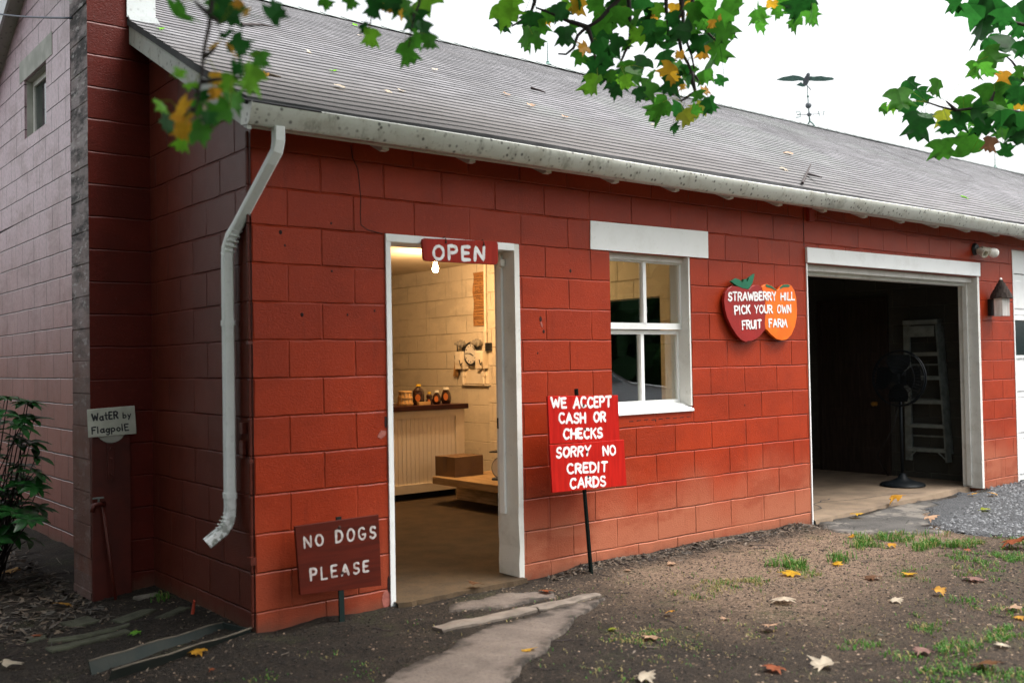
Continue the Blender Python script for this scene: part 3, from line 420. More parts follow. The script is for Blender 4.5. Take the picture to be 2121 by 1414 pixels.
    def ball(s, c, r, seg=12, sq=(1, 1, 1), R=None):
        n = seg//2+1; pr = [(math.sin(math.pi*i/n), -math.cos(math.pi*i/n)) for i in range(n+1)]; R = R or Matrix.Identity(3)
        vs = []; 
        for a, z in pr:
            for k in range(seg): q = 2*math.pi*k/seg; vs.append(Vector(c) + R @ Vector((a*math.cos(q)*r*sq[0], a*math.sin(q)*r*sq[1], z*r*sq[2])))
        return s.add(vs, [(i*seg+k, i*seg+(k+1) % seg, (i+1)*seg+(k+1) % seg, (i+1)*seg+k) for i in range(n) for k in range(seg)])
    def prism(s, pts, fn, d, bevel=0.):
        """2D outline (any order) -> solid; fn(a,b,h) gives the 3D point, h runs 0..d; small bevel on the h=0 side"""
        ar = sum(pts[i][0]*pts[(i+1) % len(pts)][1]-pts[(i+1) % len(pts)][0]*pts[i][1] for i in range(len(pts)))
        p = [Vector((q[0], q[1])) for q in (pts if ar > 0 else pts[::-1])]; n = len(p)
        vs = [fn(q.x, q.y, bevel) for q in p] + [fn(q.x, q.y, d) for q in p]
        fs = [(i, i+n, (i+1) % n+n, (i+1) % n) for i in range(n)] + [tuple(range(n, 2*n))[::-1]]
        if bevel:
            ins = []
            for i in range(n):
                e1 = (p[i]-p[i-1]).normalized(); e2 = (p[(i+1) % n]-p[i]).normalized(); nn = Vector((-(e1+e2).y, (e1+e2).x))
                ins.append(p[i] + (nn.normalized() if nn.length > 1e-6 else Vector((0, 0)))*bevel)
            vs += [fn(q.x, q.y, 0) for q in ins]
            fs += [(2*n+i, i, (i+1) % n, 2*n+(i+1) % n) for i in range(n)] + [tuple(range(2*n, 3*n))]
        else: fs += [tuple(range(n))]
        return s.add(vs, fs)
    def build(s, name, mats, parent=None, smooth=False, org=None, kind=None, angle=None):
        mats = mats if isinstance(mats, (list, tuple)) else [mats]
        o3 = Vector(org) if org is not None else (ORG.get(parent.name, Vector()) if parent else Vector())
        me = bpy.data.meshes.new(name); me.from_pydata([v - o3 for v in s.v], [], s.f)
        for q in mats: me.materials.append(q)
        if len(mats) > 1: me.polygons.foreach_set('material_index', s.mi)
        bm = bmesh.new(); bm.from_mesh(me); bmesh.ops.recalc_face_normals(bm, faces=bm.faces) if len(bm.faces) < 60000 and not getattr(s, 'norecalc', False) else None
        bm.to_mesh(me); bm.free()
        if smooth: me.polygons.foreach_set('use_smooth', [True]*len(me.polygons))
        if smooth and angle: me.set_sharp_from_angle(angle=math.radians(angle))
        ob = bpy.data.objects.new(name, me); col.objects.link(ob)
        if parent: ob.parent = parent; ORG[ob.name] = o3
        else: ob.location = o3; ORG[ob.name] = o3
        if kind: ob['kind'] = kind
        return ob
def tag(o, label, cat, group=None):
    o['label'] = label; o['category'] = cat
    if group: o['group'] = group
    return o
def thing(name, label, cat, loc=(0, 0, 0), group=None):
    o = bpy.data.objects.new(name, None); o.empty_display_size = .1; col.objects.link(o); o.location = loc; ORG[o.name] = Vector(loc)
    return tag(o, label, cat, group)
def copy_tree(o, parent=None):
    c = o.copy(); col.objects.link(c)
    if parent: c.parent = parent
    for ch in list(o.children): copy_tree(ch, c)
    return c
def fbm(x, y, z=0, s=1.): return mnoise.fractal(Vector((x*s, y*s, z)), 1., 2., 4)

# ------------------------------------------------------------------ brush lettering
def arc(cx, cy, rx, ry, a0, a1, n=8): return [(cx+rx*math.cos(math.radians(a0+(a1-a0)*i/n)), cy+ry*math.sin(math.radians(a0+(a1-a0)*i/n))) for i in range(n+1)]
G = {
 'A': (.72, [[(0, 0), (.36, 1), (.72, 0)], [(.13, .34), (.59, .34)]]),
 'B': (.6, [[(0, 0), (0, 1)], [(0, 1), (.28, 1)]+arc(.28, .77, .26, .23, 90, -90, 6)+[(0, .54)], [(0, .54), (.3, .54)]+arc(.3, .27, .3, .27, 90, -90, 6)+[(0, 0)]]),
 'C': (.62, [arc(.36, .5, .36, .5, 50, 310, 12)]),
 'D': (.64, [[(0, 0), (0, 1)], [(0, 1), (.2, 1)]+arc(.2, .5, .44, .5, 90, -90, 9)+[(0, 0)]]),
 'E': (.52, [[(.52, 1), (0, 1), (0, 0), (.52, 0)], [(0, .52), (.42, .52)]]),
 'F': (.52, [[(.52, 1), (0, 1), (0, 0)], [(0, .52), (.42, .52)]]),
 'G': (.68, [arc(.36, .5, .36, .5, 50, 320, 12)+[(.66, .42)], [(.42, .42), (.68, .42)]]),
 'H': (.62, [[(0, 0), (0, 1)], [(.62, 0), (.62, 1)], [(0, .52), (.62, .52)]]),
 'I': (.0, [[(0, 0), (0, 1)]]),
 'K': (.6, [[(0, 0), (0, 1)], [(.56, 1), (.02, .46)], [(.2, .62), (.6, 0)]]),
 'L': (.5, [[(0, 1), (0, 0), (.5, 0)]]),
 'M': (.8, [[(0, 0), (.08, 1), (.4, .25), (.72, 1), (.8, 0)]]),
 'N': (.64, [[(0, 0), (0, 1), (.64, 0), (.64, 1)]]),
 'O': (.7, [arc(.35, .5, .35, .5, 90, 450, 16)]),
 'P': (.58, [[(0, 0), (0, 1)], [(0, 1), (.28, 1)]+arc(.28, .74, .3, .26, 90, -90, 7)+[(0, .48)]]),
 'R': (.6, [[(0, 0), (0, 1)], [(0, 1), (.28, 1)]+arc(.28, .75, .29, .25, 90, -90, 7)+[(0, .5)], [(.26, .5), (.6, 0)]]),
 'S': (.56, [arc(.29, .745, .26, .255, 35, 270, 9)+arc(.27, .245, .29, .245, 90, -150, 9)[1:]]),
 'T': (.64, [[(0, 1), (.64, 1)], [(.32, 1), (.32, 0)]]),
 'U': (.62, [[(0, 1), (0, .32)]+arc(.31, .32, .31, .32, 180, 360, 8)+[(.62, 1)]]),
 'W': (.94, [[(0, 1), (.22, 0), (.47, .8), (.72, 0), (.94, 1)]]),
 'Y': (.64, [[(0, 1), (.32, .48), (.64, 1)], [(.32, .48), (.32, 0)]]),
 'a': (.5, [arc(.24, .26, .24, .27, 20, 380, 12), [(.5, .56), (.48, .1), (.56, 0)]]),
 't': (.4, [[(.2, .95), (.2, .1), (.34, 0)], [(0, .62), (.42, .62)]]),
 'b': (.5, [[(0, 1), (0, 0)], arc(.24, .27, .25, .27, 180, -180, 12)]),
 'y': (.5, [[(0, .56), (.24, .08)], [(.5, .6), (.1, -.4)]]),
 'l': (.0, [[(0, 1), (.0, 0)]]),
 'g': (.5, [arc(.24, .28, .24, .27, 20, 380, 12), [(.5, .56), (.48, -.2)]+arc(.24, -.2, .24, .2, 0, -140, 5)]),
 'p': (.5, [[(0, .56), (0, -.4)], arc(.24, .28, .25, .27, 180, -180, 12)]),
 'o': (.5, [arc(.25, .27, .25, .27, 90, 450, 12)]),
}
def letters(mb, text, quad, fn, thick=.16, seed=1, gap=.34):
    """brush the text so that it fills quad = ((bl,br),(tl,tr)) in sign-plane coordinates; fn(a,b,h) -> 3D"""
    rnd = random.Random(seed); (bl, br), (tl, tr) = quad
    adv = []; x = 0
    for ch in text:
        if ch == ' ': x += .55; continue
        wd = G[ch][0]; adv.append((ch, x)); x += wd + gap + (.1 if wd < .1 else 0)
    tot = x - gap; nrm = (fn(0, 0, 1)-fn(0, 0, 0)).normalized(); hgt = ((tl[0]-bl[0])**2+(tl[1]-bl[1])**2)**.5
    wdt = ((br[0]-bl[0])**2+(br[1]-bl[1])**2)**.5; sx = wdt/tot
    for ch, x0 in adv:
        dy = rnd.uniform(-.03, .03); sh = rnd.uniform(-.04, .05); tk = thick*hgt*.5*rnd.uniform(.9, 1.12)
        ins = tk/hgt; insx = tk/wdt
        for st in G[ch][1]:
            pts = []
            for px, py in st:
                yy = ins + py*(1-2*ins) + dy; a = insx + (x0+px+sh*py)/tot*(1-2*insx)
                A = (bl[0]+(br[0]-bl[0])*a, bl[1]+(br[1]-bl[1])*a); B = (tl[0]+(tr[0]-tl[0])*a, tl[1]+(tr[1]-tl[1])*a)
                pts.append(fn(A[0]+(B[0]-A[0])*yy, A[1]+(B[1]-A[1])*yy, 0))
            # round the corners a little by subdividing
            q = [pts[0]]
            for i in range(1, len(pts)):
                q += [pts[i-1].lerp(pts[i], .12), pts[i-1].lerp(pts[i], .88)] if len(st) < 7 else []
                q.append(pts[i])
            mb.tube(q, [tk*(1+.16*math.sin(i*2.1+x0*7+len(q)))*rnd.uniform(.9, 1.08) for i in range(len(q))], 10, True, (nrm, .06), True)
    return mb
# ------------------------------------------------------------------ ground
def sstep(a, b, x): t = max(0, min(1, (x-a)/(b-a))); return t*t*(3-2*t)
def gh(x, y):
    z = -.10*sstep(.1, -1.2, x)*sstep(-1.5, .8, y) + .02*sstep(4, 7, x)
    z += .028*fbm(x, y, 3, .9)*.6 + .012*fbm(x, y, 9, 4)
    z += .03*sstep(-.32, -.04, y)*sstep(1.9, 2.3, x)*sstep(4.85, 4.6, x)           # litter banked against the wall
    if x > 5: z = z*.6
    return z
def axis(lo, hi, st, far):
    a = []; x = lo
    while x < hi: a.append(x); x += st
    s_ = st
    while a[-1] < far: s_ *= 1.28; a.append(a[-1]+s_)
    s_ = st
    while a[0] > -far: s_ *= 1.28; a.insert(0, a[0]-s_)
    return a
gx = axis(-2.4, 8.8, .05, 700); gy = axis(-5, 3.4, .05, 700)
gb = MB(); vs = []
for y in gy:
    for x in gx:
        z = gh(x, y) if -6 < x < 14 and -9 < y < 8 else 0
        if .06 < x < 24.1 and .02 < y < 9.4: z = -.2
        vs.append((x, y, z))
nx = len(gx); gb.add(vs, [(j*nx+i, j*nx+i+1, (j+1)*nx+i+1, (j+1)*nx+i) for j in range(len(gy)-1) for i in range(nx-1)])
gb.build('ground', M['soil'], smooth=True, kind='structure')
def sheet(name, outline, mat, dz, st=.05, jag=.05, extra=None, edge=.03):
    """a ground sheet conforming to the terrain, its outline roughened, its rim tucked into the soil"""
    pts = []
    for i, p in enumerate(outline):
        q = outline[(i+1) % len(outline)]; L = math.dist(p, q); n = max(1, int(L/.07))
        for k in range(n):
            t = k/n; x = p[0]+(q[0]-p[0])*t; y = p[1]+(q[1]-p[1])*t
            pts.append((x+jag*fbm(x, y, 5, 3.5), y+jag*fbm(x, y, 15, 3.5)))
    def inside(x, y):
        r = False; n = len(pts)
        for i in range(n):
            a, b = pts[i], pts[i-1]
            if (a[1] > y) != (b[1] > y) and x < (b[0]-a[0])*(y-a[1])/(b[1]-a[1])+a[0]: r = not r
        return r
    x0 = min(p[0] for p in pts); x1 = max(p[0] for p in pts); y0 = min(p[1] for p in pts); y1 = max(p[1] for p in pts)
    nx_ = int((x1-x0)/st)+3; ny_ = int((y1-y0)/st)+3; ins = {}
    for j in range(ny_):
        for i in range(nx_): ins[i, j] = inside(x0-st+i*st, y0-st+j*st)
    idx = {}; vs = []; fs = []
    def vid(i, j):
        if (i, j) not in idx:
            x = x0-st+i*st; y = y0-st+j*st
            z = gh(x, y)+(extra(x, y) if extra else dz) if ins[i, j] else gh(x, y)-edge
            idx[i, j] = len(vs); vs.append((x, y, z))
        return idx[i, j]
    for j in range(ny_-1):
        for i in range(nx_-1):
            if any(ins[a, b] for a, b in ((i, j), (i+1, j), (i, j+1), (i+1, j+1))): fs.append((vid(i, j), vid(i+1, j), vid(i+1, j+1), vid(i, j+1)))
    ob = MB().add(vs, fs).build(name, mat, smooth=True, kind='structure')
    at = ob.data.attributes.new('edge', 'FLOAT', 'POINT')
    for (i, j), k in idx.items():
        x, y = vs[k][0], vs[k][1]; at.data[k].value = min((x-p[0])**2+(y-p[1])**2 for p in pts)**.5 if ins[i, j] else 0.
    return ob
sheet('path', [(1.86, -.70), (1.55, -.84), (1.32, -.97), (.90, -1.25), (.48, -1.53), (-.3, -2.1), (-.8, -1.75), (-.3, -1.38), (.12, -1.13), (.46, -.99), (.70, -.84), (.98, -.76)], M['path'], .014, .012, .035)
sheet('path', [(1.1, -.22), (1.5, -.2), (1.78, -.36), (1.62, -.47), (1.2, -.46), (.98, -.36)], M['path'], .010, .02, .05)
jt = MB(); jt.tube([(-.05+.11*i, -1.085-.155*i/1.0*.9, gh(-.05+.11*i, -1.085-.14*i)+.0135) for i in range(6)], .006, 5, True, (Vector((0, 0, 1)), .15)); jt.build('path_joint', M['crack'], kind='structure')
lip = MB()
for a, b in (((.73, -.57), (1.35, -.60)), ((1.36, -.60), (1.86, -.62))):
    n = 10; vs = []
    for i in range(n+1):
        t = i/n; x = a[0]+(b[0]-a[0])*t; y = a[1]+(b[1]-a[1])*t; wq = .075+.02*fbm(x, y, 2, 5)-(.05*sstep(1.6, 1.86, x))
        for dx, zz in ((-wq, -.03), (-wq, .010), (-wq+.012, .018), (.02, .015), (.05, -.02)): vs.append((x, y+dx, gh(x, y)+zz+.007*fbm(x, y+dx, 4, 16)))
    lip.add(vs[:5], [(0, 1, 2, 3, 4)]); lip.add(vs[-5:], [(0, 1, 2, 3, 4)]); lip.add(vs, [(i*5+k, i*5+k+1, (i+1)*5+k+1, (i+1)*5+k) for i in range(n) for k in range(4)])
lip.build('path_edge', M['lip'], smooth=False, kind='structure')
sheet('asphalt_apron', [(4.93, -.02), (8.0, -.02), (7.3, .0), (6.6, -.16), (6.0, -.42), (5.55, -.72), (5.2, -.95), (4.9, -.72), (4.72, -.38), (4.86, -.12)], M['asphalt'], .012, .05, .10)
sheet('driveway', [(8.0, -.03), (14, -.05), (14, -8), (7.2, -5.2), (5.95, -2.3), (5.5, -1.55), (5.22, -1.02), (5.6, -.66), (6.1, -.38), (6.7, -.12)], M['gravel'], .016, .08, .12)

# ------------------------------------------------------------------ the farm building
EV = 2.85                         # roof top plane: Z = EV + .5 Y
YR = 4.62; ZR = EV+.5*YR
XE = 24.2; YB = 9.4
B = thing('farm_building', 'long low red painted concrete block farm shop with grey shingle roof and white trim', 'building', (0, 0, 0))
def cells(mb, axis_, c, u0, u1, z0, z1, holes, depth, back=True):
    """wall face with rectangular holes; axis_ 'Y' = plane y=c spanned by x,z, depth goes +y; 'X' = plane x=c spanned by y,z, depth goes +x"""
    P = (lambda u, z, d: (u, c+d, z)) if axis_ == 'Y' else (lambda u, z, d: (c+d, u, z))
    us = sorted({u0, u1, *[h[0] for h in holes], *[h[1] for h in holes]}); zs = sorted({z0, z1, *[h[2] for h in holes], *[h[3] for h in holes]})
    us = [u for u in us if u0 <= u <= u1]; zs = [z for z in zs if z0 <= z <= z1]
    def hol(a, b): return any(h[0]-1e-6 <= a and b[0] <= h[1]+1e-6 and h[2]-1e-6 <= b[1] and b[2] <= h[3]+1e-6 for h in holes)
    for i in range(len(us)-1):
        for j in range(len(zs)-1):
            if hol(us[i], (us[i+1], zs[j], zs[j+1])): continue
            q = [(us[i], zs[j]), (us[i+1], zs[j]), (us[i+1], zs[j+1]), (us[i], zs[j+1])]
            mb.add([P(u, z, 0) for u, z in q], [(0, 1, 2, 3)])
            if back: mb.add([P(u, z, depth) for u, z in q], [(3, 2, 1, 0)])
    for a, b, z_0, z_1 in holes:
        mb.add([P(a, z_0, 0), P(a, z_1, 0), P(a, z_1, depth), P(a, z_0, depth)], [(0, 1, 2, 3)])
        mb.add([P(b, z_0, 0), P(b, z_1, 0), P(b, z_1, depth), P(b, z_0, depth)], [(3, 2, 1, 0)])
        mb.add([P(a, z_1, 0), P(b, z_1, 0), P(b, z_1, depth), P(a, z_1, depth)], [(0, 1, 2, 3)])
        if z_0 > z0: mb.add([P(a, z_0, 0), P(b, z_0, 0), P(b, z_0, depth), P(a, z_0, depth)], [(3, 2, 1, 0)])
DOOR = (.815, 1.805, -.3, 2.135); WIN = (2.62, 3.455, 1.005, 2.14); GAR = (4.90, 7.85, -.3, 2.168); GAR2 = (8.62, 11.6, -.3, 2.50)
fwm = MB(); cells(fwm, 'Y', 0, 0, XE, -.3, 2.74, [DOOR, WIN, GAR, GAR2, (12.4, 15.3, -.3, 2.5)], .2, back=False)
fwm.add([(0, 0, 2.74), (XE, 0, 2.74), (XE, .2, 2.74), (0, .2, 2.74)], [(0, 1, 2, 3)])
# settlement crack stepping down from the eave to the door head, pitted nail holes, slotted sill course
fwm.cur = 1
ck = [(.60, 2.62), (.612, 2.55), (.640, 2.49), (.652, 2.42), (.660, 2.33), (.655, 2.24), (.662, 2.175), (.70, 2.15), (.80, 2.133)]
fwm.tube([(x+.004*random.uniform(-1, 1), -.0005, z) for x, z in ck], .0032, 5, True, (Vector((0, 1, 0)), .4))
for x, z in ((.165, 2.10), (.19, 2.03), (.47, 1.905), (.47, 2.17), (.285, 1.66), (.565, 1.665), (.74, 1.69), (2.255, 1.985), (2.01, 1.58), (1.955, 1.44), (4.06, 1.02), (3.05, .95)):
    fwm.ball((x, .0005, z), .007 if random.random() < .7 else .011, 8, (1, .3, 1.15))
for k in range(9): fwm.box(2.78+k*.075, 2.78+k*.075+.042, -.0012, .001, .955+.002*(k % 3), .960+.002*(k % 3))
for x in (4.884,): fwm.box(x-.004, x+.004, -.0012, .001, 2.30, 2.72)
fwm.cur = 2
fwm.box(4.93, 5.0, -.03, .0, 2.52, 2.66)
fwm.cur = 3
def smear(x, z, a, b, rot=0.):
    q = []
    for i in range(14):
        t = 2*math.pi*i/14; r_ = 1+.35*fbm(x*9+math.cos(t), z*9+math.sin(t), 3, 1.5); u_, v_ = a*r_*math.cos(t), b*r_*math.sin(t); q.append((x+u_*math.cos(rot)-v_*math.sin(rot), z+u_*math.sin(rot)+v_*math.cos(rot)))
    fwm.prism(q, lambda p, r_, h: (p, -.0016+h, r_), .003)
smear(.778, .985, .030, .020, .5); smear(.79, .045, .030, .05); smear(1.992, 1.625, .007, .020, .3)
fwm.cur = 1; smear(.803, 1.055, .010, .035); smear(.806, .13, .008, .05); smear(1.985, 1.66, .010, .018)
fwm.build('front_wall', [M['red'], M['crack'], M['redtrim'], M['chip']], B)

gw = MB(); GWIN = (4.03, 4.77, 3.465, 3.995)
cells(gw, 'X', 0, 1.7, YB, -.3, 2.74, [], .2, back=False)
def zt(y): return (EV-.09+.5*y) if y <= YR else (ZR-.09-.5*(y-YR))
def strip(pts): gw.add([(0, y, z) for y, z in pts], [tuple(range(len(pts)))[::-1]])
strip([(1.7, 2.74), (4.03, 2.74), (4.03, zt(4.03)), (1.7, zt(1.7))]); strip([(4.03, 2.74), (4.77, 2.74), (4.77, 3.465), (4.03, 3.465)])
strip([(4.03, 3.995), (4.77, 3.995), (4.77, zt(4.77)), (YR, zt(YR)), (4.03, zt(4.03))]); strip([(4.77, 2.74), (YB, 2.74), (YB, zt(YB)), (4.77, zt(4.77))])
for a, b in (((4.03, 3.465), (4.03, 3.995)), ((4.77, 3.465), (4.77, 3.995)), ((4.03, 3.465), (4.77, 3.465)), ((4.03, 3.995), (4.77, 3.995))):
    gw.add([(0, *a), (0, *b), (.2, *b), (.2, *a)], [(0, 1, 2, 3)])
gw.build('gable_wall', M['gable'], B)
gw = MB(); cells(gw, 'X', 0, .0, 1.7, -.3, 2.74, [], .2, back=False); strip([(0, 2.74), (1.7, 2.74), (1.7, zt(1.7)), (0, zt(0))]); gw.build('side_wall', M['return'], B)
ow = MB(); ow.box(.0, XE, YB-.2, YB, -.3, 2.74); ow.box(XE-.2, XE, .2, YB-.2, -.3, 2.74); ow.build('rear_wall', M['red'], B)
gl = MB(); gl.box(-.004, .1, 3.83, 4.93, 3.998, 4.19); gl.build('lintel', M['concrete_cast'], B)
gf = MB(); gf.box(.02, .2, 4.765, 4.80, 3.47, 3.99); gf.box(.02, .2, 4.0, 4.035, 3.47, 3.99); gf.box(.02, .2, 4.035, 4.765, 3.99, 4.02)
ge = gf.build('window', M['concrete_cast'], B)
gf = MB(); gf.box(.07, .11, 4.04, 4.09, 3.468, 3.99); gf.box(.07, .11, 4.71, 4.76, 3.468, 3.99); gf.box(.07, .11, 4.09, 4.71, 3.94, 3.99); gf.box(.07, .11, 4.09, 4.71, 3.468, 3.51); gf.build('frame', M['whitejamb'], ge)
MB().box(.085, .09, 4.09, 4.71, 3.51, 3.94).build('pane', M['darkglass'], ge)

# roof: lapped shingle courses, thick butt edges
def shingles(mb, sgn, y_e, y_r, x0, x1):
    ex = .128*math.cos(math.atan(.5)); n = int((y_r-y_e)/ex); nxs = 150; xs = [x0+(x1-x0)*(i/nxs)**1.35 for i in range(nxs+1)]
    for k in range(n+1):
        ya = y_e+k*ex; yb = min(y_r, ya+ex+.01)
        if yb-ya < .012: continue
        vs = []
        for x in xs:
            j = .006*fbm(x, k*3.1, 0, 2.2)+.004*fbm(x, k*7.7, 4, 7); w_ = .006*fbm(x, ya, 7, .7)+.012*fbm(x, ya, 3, .25)
            Z = lambda y: EV+.5*y+w_
            for y, dz in ((ya+j, -.004), (ya+j, .009), (yb, .0012)):
                vs.append((x, y if sgn > 0 else 2*YR-y, Z(y)+dz))
        m_ = len(xs)
        mb.cur = 1; mb.add(vs, [(i*3, (i+1)*3, (i+1)*3+1, i*3+1) for i in range(m_-1)])
        mb.cur = 0; o = len(mb.v)-len(vs)
        for i in range(m_-1): mb.f.append([o+i*3+1, o+(i+1)*3+1, o+(i+1)*3+2, o+i*3+2]); mb.mi.append(0)
rf = MB(); shingles(rf, 1, -.255, YR, -.135, XE); shingles(rf, -1, -.255, YR, -.135, XE)
rf.cur = 1
for s_ in (1, -1):
    f = lambda y: y if s_ > 0 else 2*YR-y
    for x in (-.137,): 
        rf.add([(x, f(-.255), EV-.128-.035), (x, f(YR), ZR-.035), (x, f(YR), ZR+.005), (x, f(-.255), EV-.128+.005)], [(0, 1, 2, 3)])
    rf.add([(-.137, f(-.255), EV-.128-.03), (XE, f(-.255), EV-.128-.03), (XE, f(YR), ZR-.03), (-.137, f(YR), ZR-.03)], [(0, 1, 2, 3)])
    rf.add([(-.137, f(-.256), EV-.128-.032), (XE, f(-.256), EV-.128-.032), (XE, f(-.256), EV-.128+.002), (-.137, f(-.256), EV-.128+.002)], [(0, 1, 2, 3)])
rf.norecalc = True
roof = rf.build('roof', [M['shingle'], M['shinedge']], B)
rc = MB()
for i in range(96):
    x0 = -.14+i*.2535; 
    for s_ in (1, -1): rc.add([(x0, YR, ZR+.028), (x0+.262, YR, ZR+.020), (x0+.262, YR+s_*.15, ZR+.020-.075), (x0, YR+s_*.15, ZR+.028-.075), (x0, YR, ZR+.012), (x0, YR+s_*.15, ZR+.012-.075)], [(0, 1, 2, 3), (0, 3, 5, 4)])
rc.build('ridge_cap', M['ridge'], roof)
dk = MB()
for s_ in (1, -1):
    f = lambda y: y if s_ > 0 else 2*YR-y
    dk.add([(-.11, f(-.2), EV-.1-.045), (XE, f(-.2), EV-.1-.045), (XE, f(YR), ZR-.045), (-.11, f(YR), ZR-.045)], [(0, 1, 2, 3)])
dk.build('roof_deck', M['whitejamb'], roof)
rk = MB()
rk.prism([(-.24, EV-.12-.16), (-.24, EV-.12-.045), (1.53, EV+.765-.040), (1.53, EV+.765-.155)], lambda a, b, h: (-.125+h, a, b), .022)
rk.prism([(1.90, EV+.95-.155), (1.90, EV+.95-.040), (YR, ZR-.040), (YR, ZR-.155)], lambda a, b, h: (-.125+h, a, b), .022)
rk.build('rake_board', M['rake'], B)
rk = MB()   # boxed rake of the far slope with a plank soffit
SB = 7.095          # underside plane of the far rake: Z = SB - .5 Y
rk.prism([(YR, ZR-.035), (9.7, ZR-.035-.5*(9.7-YR)), (9.7, SB-4.85), (YR, SB-.5*YR)], lambda a, b, h: (-.132+h, a, b), .022)
fb = rk.build('rake_board', M['flash'], B)
so = MB(); so.add([(-.11, YR, SB+.004-.5*YR), (.0, YR, SB+.004-.5*YR), (.0, 9.7, SB+.004-4.85), (-.11, 9.7, SB+.004-4.85)], [(0, 1, 2, 3)])
so.build('soffit', M['rake'], B)
# eave: fascia, rafter tails, ogee gutter
MB().box(-.10, XE, -.165, -.145, 2.60, 2.735).build('fascia', M['whitejamb'], B)
so = MB(); so.add([(0, -.145, 2.685), (XE, -.145, 2.685), (XE, 0, 2.735), (0, 0, 2.735)], [(0, 1, 2, 3)]); so.build('soffit', M['whitejamb'], B)
rt0 = None
for i in range(39):
    x = .72+i*.607
    if i == 0:
        rb = MB(); rb.prism([(-.144, 2.70), (-.144, 2.586), (-.11, 2.582), (-.001, 2.636), (-.001, 2.72)], lambda a, b, h: (x+h, a, b), .042); rt0 = rb.build('rafter_tail', M['whitejamb'], B)
    else:
        c_ = rt0.copy(); col.objects.link(c_); c_.parent = B; c_.location.x = i*.607
gp = [(-.170, 2.708), (-.172, 2.598), (-.252, 2.590), (-.272, 2.604), (-.292, 2.650), (-.302, 2.668), (-.304, 2.692), (-.296, 2.698), (-.288, 2.692), (-.290, 2.672), (-.276, 2.645), (-.262, 2.612), (-.248, 2.600), (-.182, 2.606), (-.180, 2.708)]
gm = MB(); ng = 90; npf = len(gp); vs = []
for i in range(ng+1):
    x = -.125+(XE+.1)*(i/ng)**1.2; sag = .006*math.sin(x*1.1+.6)+.007*math.sin(x*2.3)*sstep(6, 9, x); push = .006*math.sin(x*.9+1)
    for y, z in gp: vs.append((x, y+push*(1 if y < -.24 else 0), z+sag))
gm.add(vs, [(i*npf+k, i*npf+(k+1) % npf, (i+1)*npf+(k+1) % npf, (i+1)*npf+k) for i in range(ng) for k in range(npf)])
gm.prism([(y, z+.006*math.sin(-.125*1.1+.6)) for y, z in gp[:8]], lambda a, b, h: (-.128+h, a, b), .004)
gm.build('gutter', M['gutter'], B, smooth=True, angle=40)
MB().prism([(-.30, 2.700), (-.18, 2.75), (-.18, 2.735), (-.30, 2.692)], lambda a, b, h: (-.16+h, a, b), .42).build('gap_shade_strip', M['darkgap'], B)  # dark strip standing in for the shaded gap above the gutter
# downspout
dpath = [(.045, -.235, 2.60), (.045, -.235, 2.53), (.040, -.225, 2.48), (.028, -.19, 2.435), (-.030, .115, 2.13), (-.046, .165, 2.075), (-.052, .19, 2.02), (-.052, .195, 1.95), (-.052, .195, .64), (-.054, .195, .60), (-.062, .197, .56), (-.085, .202, .52), (-.17, .222, .455)]
dn = MB(); dn.rect_sweep(dpath, .078, .055, (.35, 1, 0) if False else (0.2, 1, .0))
for z in (1.62, .70):
    dn.rect_sweep([(-.052, .195, z-.015), (-.052, .195, z+.015)], .086, .063, (.2, 1, 0))
for k in range(6):   # crimped elbows
    t = k/5; dn.rect_sweep([(-.030-.022*t, .125+.07*t, 2.118-.13*t), (-.030-.022*t-.0007, .125+.07*t+.002, 2.118-.13*t-.006)], .083, .060, (.2, 1, 0))
    dn.rect_sweep([(-.054-.05*t, .195+.01*t, .60-.09*t), (-.054-.05*t-.002, .195+.01*t, .60-.09*t-.006)], .083, .060, (.2, 1, 0))
dn.build('downspout', M['spout'], B)
cd = MB(); cd.tube([(-.014, .012, 2.62), (-.014, .012, .03)], .009, 8); cd.tube([(-.008, .038, 2.62), (-.008, .038, .02)], .005, 6)
for z in (2.2, 1.5, .88, .36): cd.box(-.025, -.001, -.0, .026, z, z+.02)
cd.obox((-.02, .09, 1.06), (.025, .035, .06)); cd.obox((-.02, .10, .95), (.02, .045, .09)); cd.obox((-.022, -.0, .375), (.03, .05, .04))
cd.build('conduit', M['return'], B, smooth=False)

# chimney
ch = MB(); ch.cur = 0
CX0, CX1, CY0, CY1 = -.383, .03, 1.525, 1.90; zc0, zc1 = -.3, 6.6
ch.add([(CX0, CY0, zc0), (CX1, CY0, zc0), (CX1, CY0, zc1), (CX0, CY0, zc1)], [(0, 1, 2, 3)])
ch.add([(CX1, CY0, 2.5), (CX1, CY1, 2.5), (CX1, CY1, zc1), (CX1, CY0, zc1)], [(0, 1, 2, 3)]); ch.add([(CX0, CY1, zc0), (CX1, CY1, zc0), (CX1, CY1, zc1), (CX0, CY1, zc1)], [(3, 2, 1, 0)])
ch.add([(CX0, CY0, zc1), (CX1, CY0, zc1), (CX1, CY1, zc1), (CX0, CY1, zc1)], [(0, 1, 2, 3)])
ch.cur = 1
for i in range(36):   # the outer face: each block slightly proud or sunk
    z = -.1+(i-1)*.2032+.115; d_ = random.uniform(-.004, .004)
    ch.add([(CX0+d_, CY0, z+.004), (CX0+d_, CY1, z+.004), (CX0+d_, CY1, z+.199), (CX0+d_, CY0, z+.199), (CX0+.012, CY0, z-.002), (CX0+.012, CY1, z-.002), (CX0+.012, CY1, z+.205), (CX0+.012, CY0, z+.205)],
           [(0, 1, 2, 3), (4, 5, 1, 0), (2, 6, 7, 3)])
chim = ch.build('chimney', [M['chim'], M['chimside']], B)
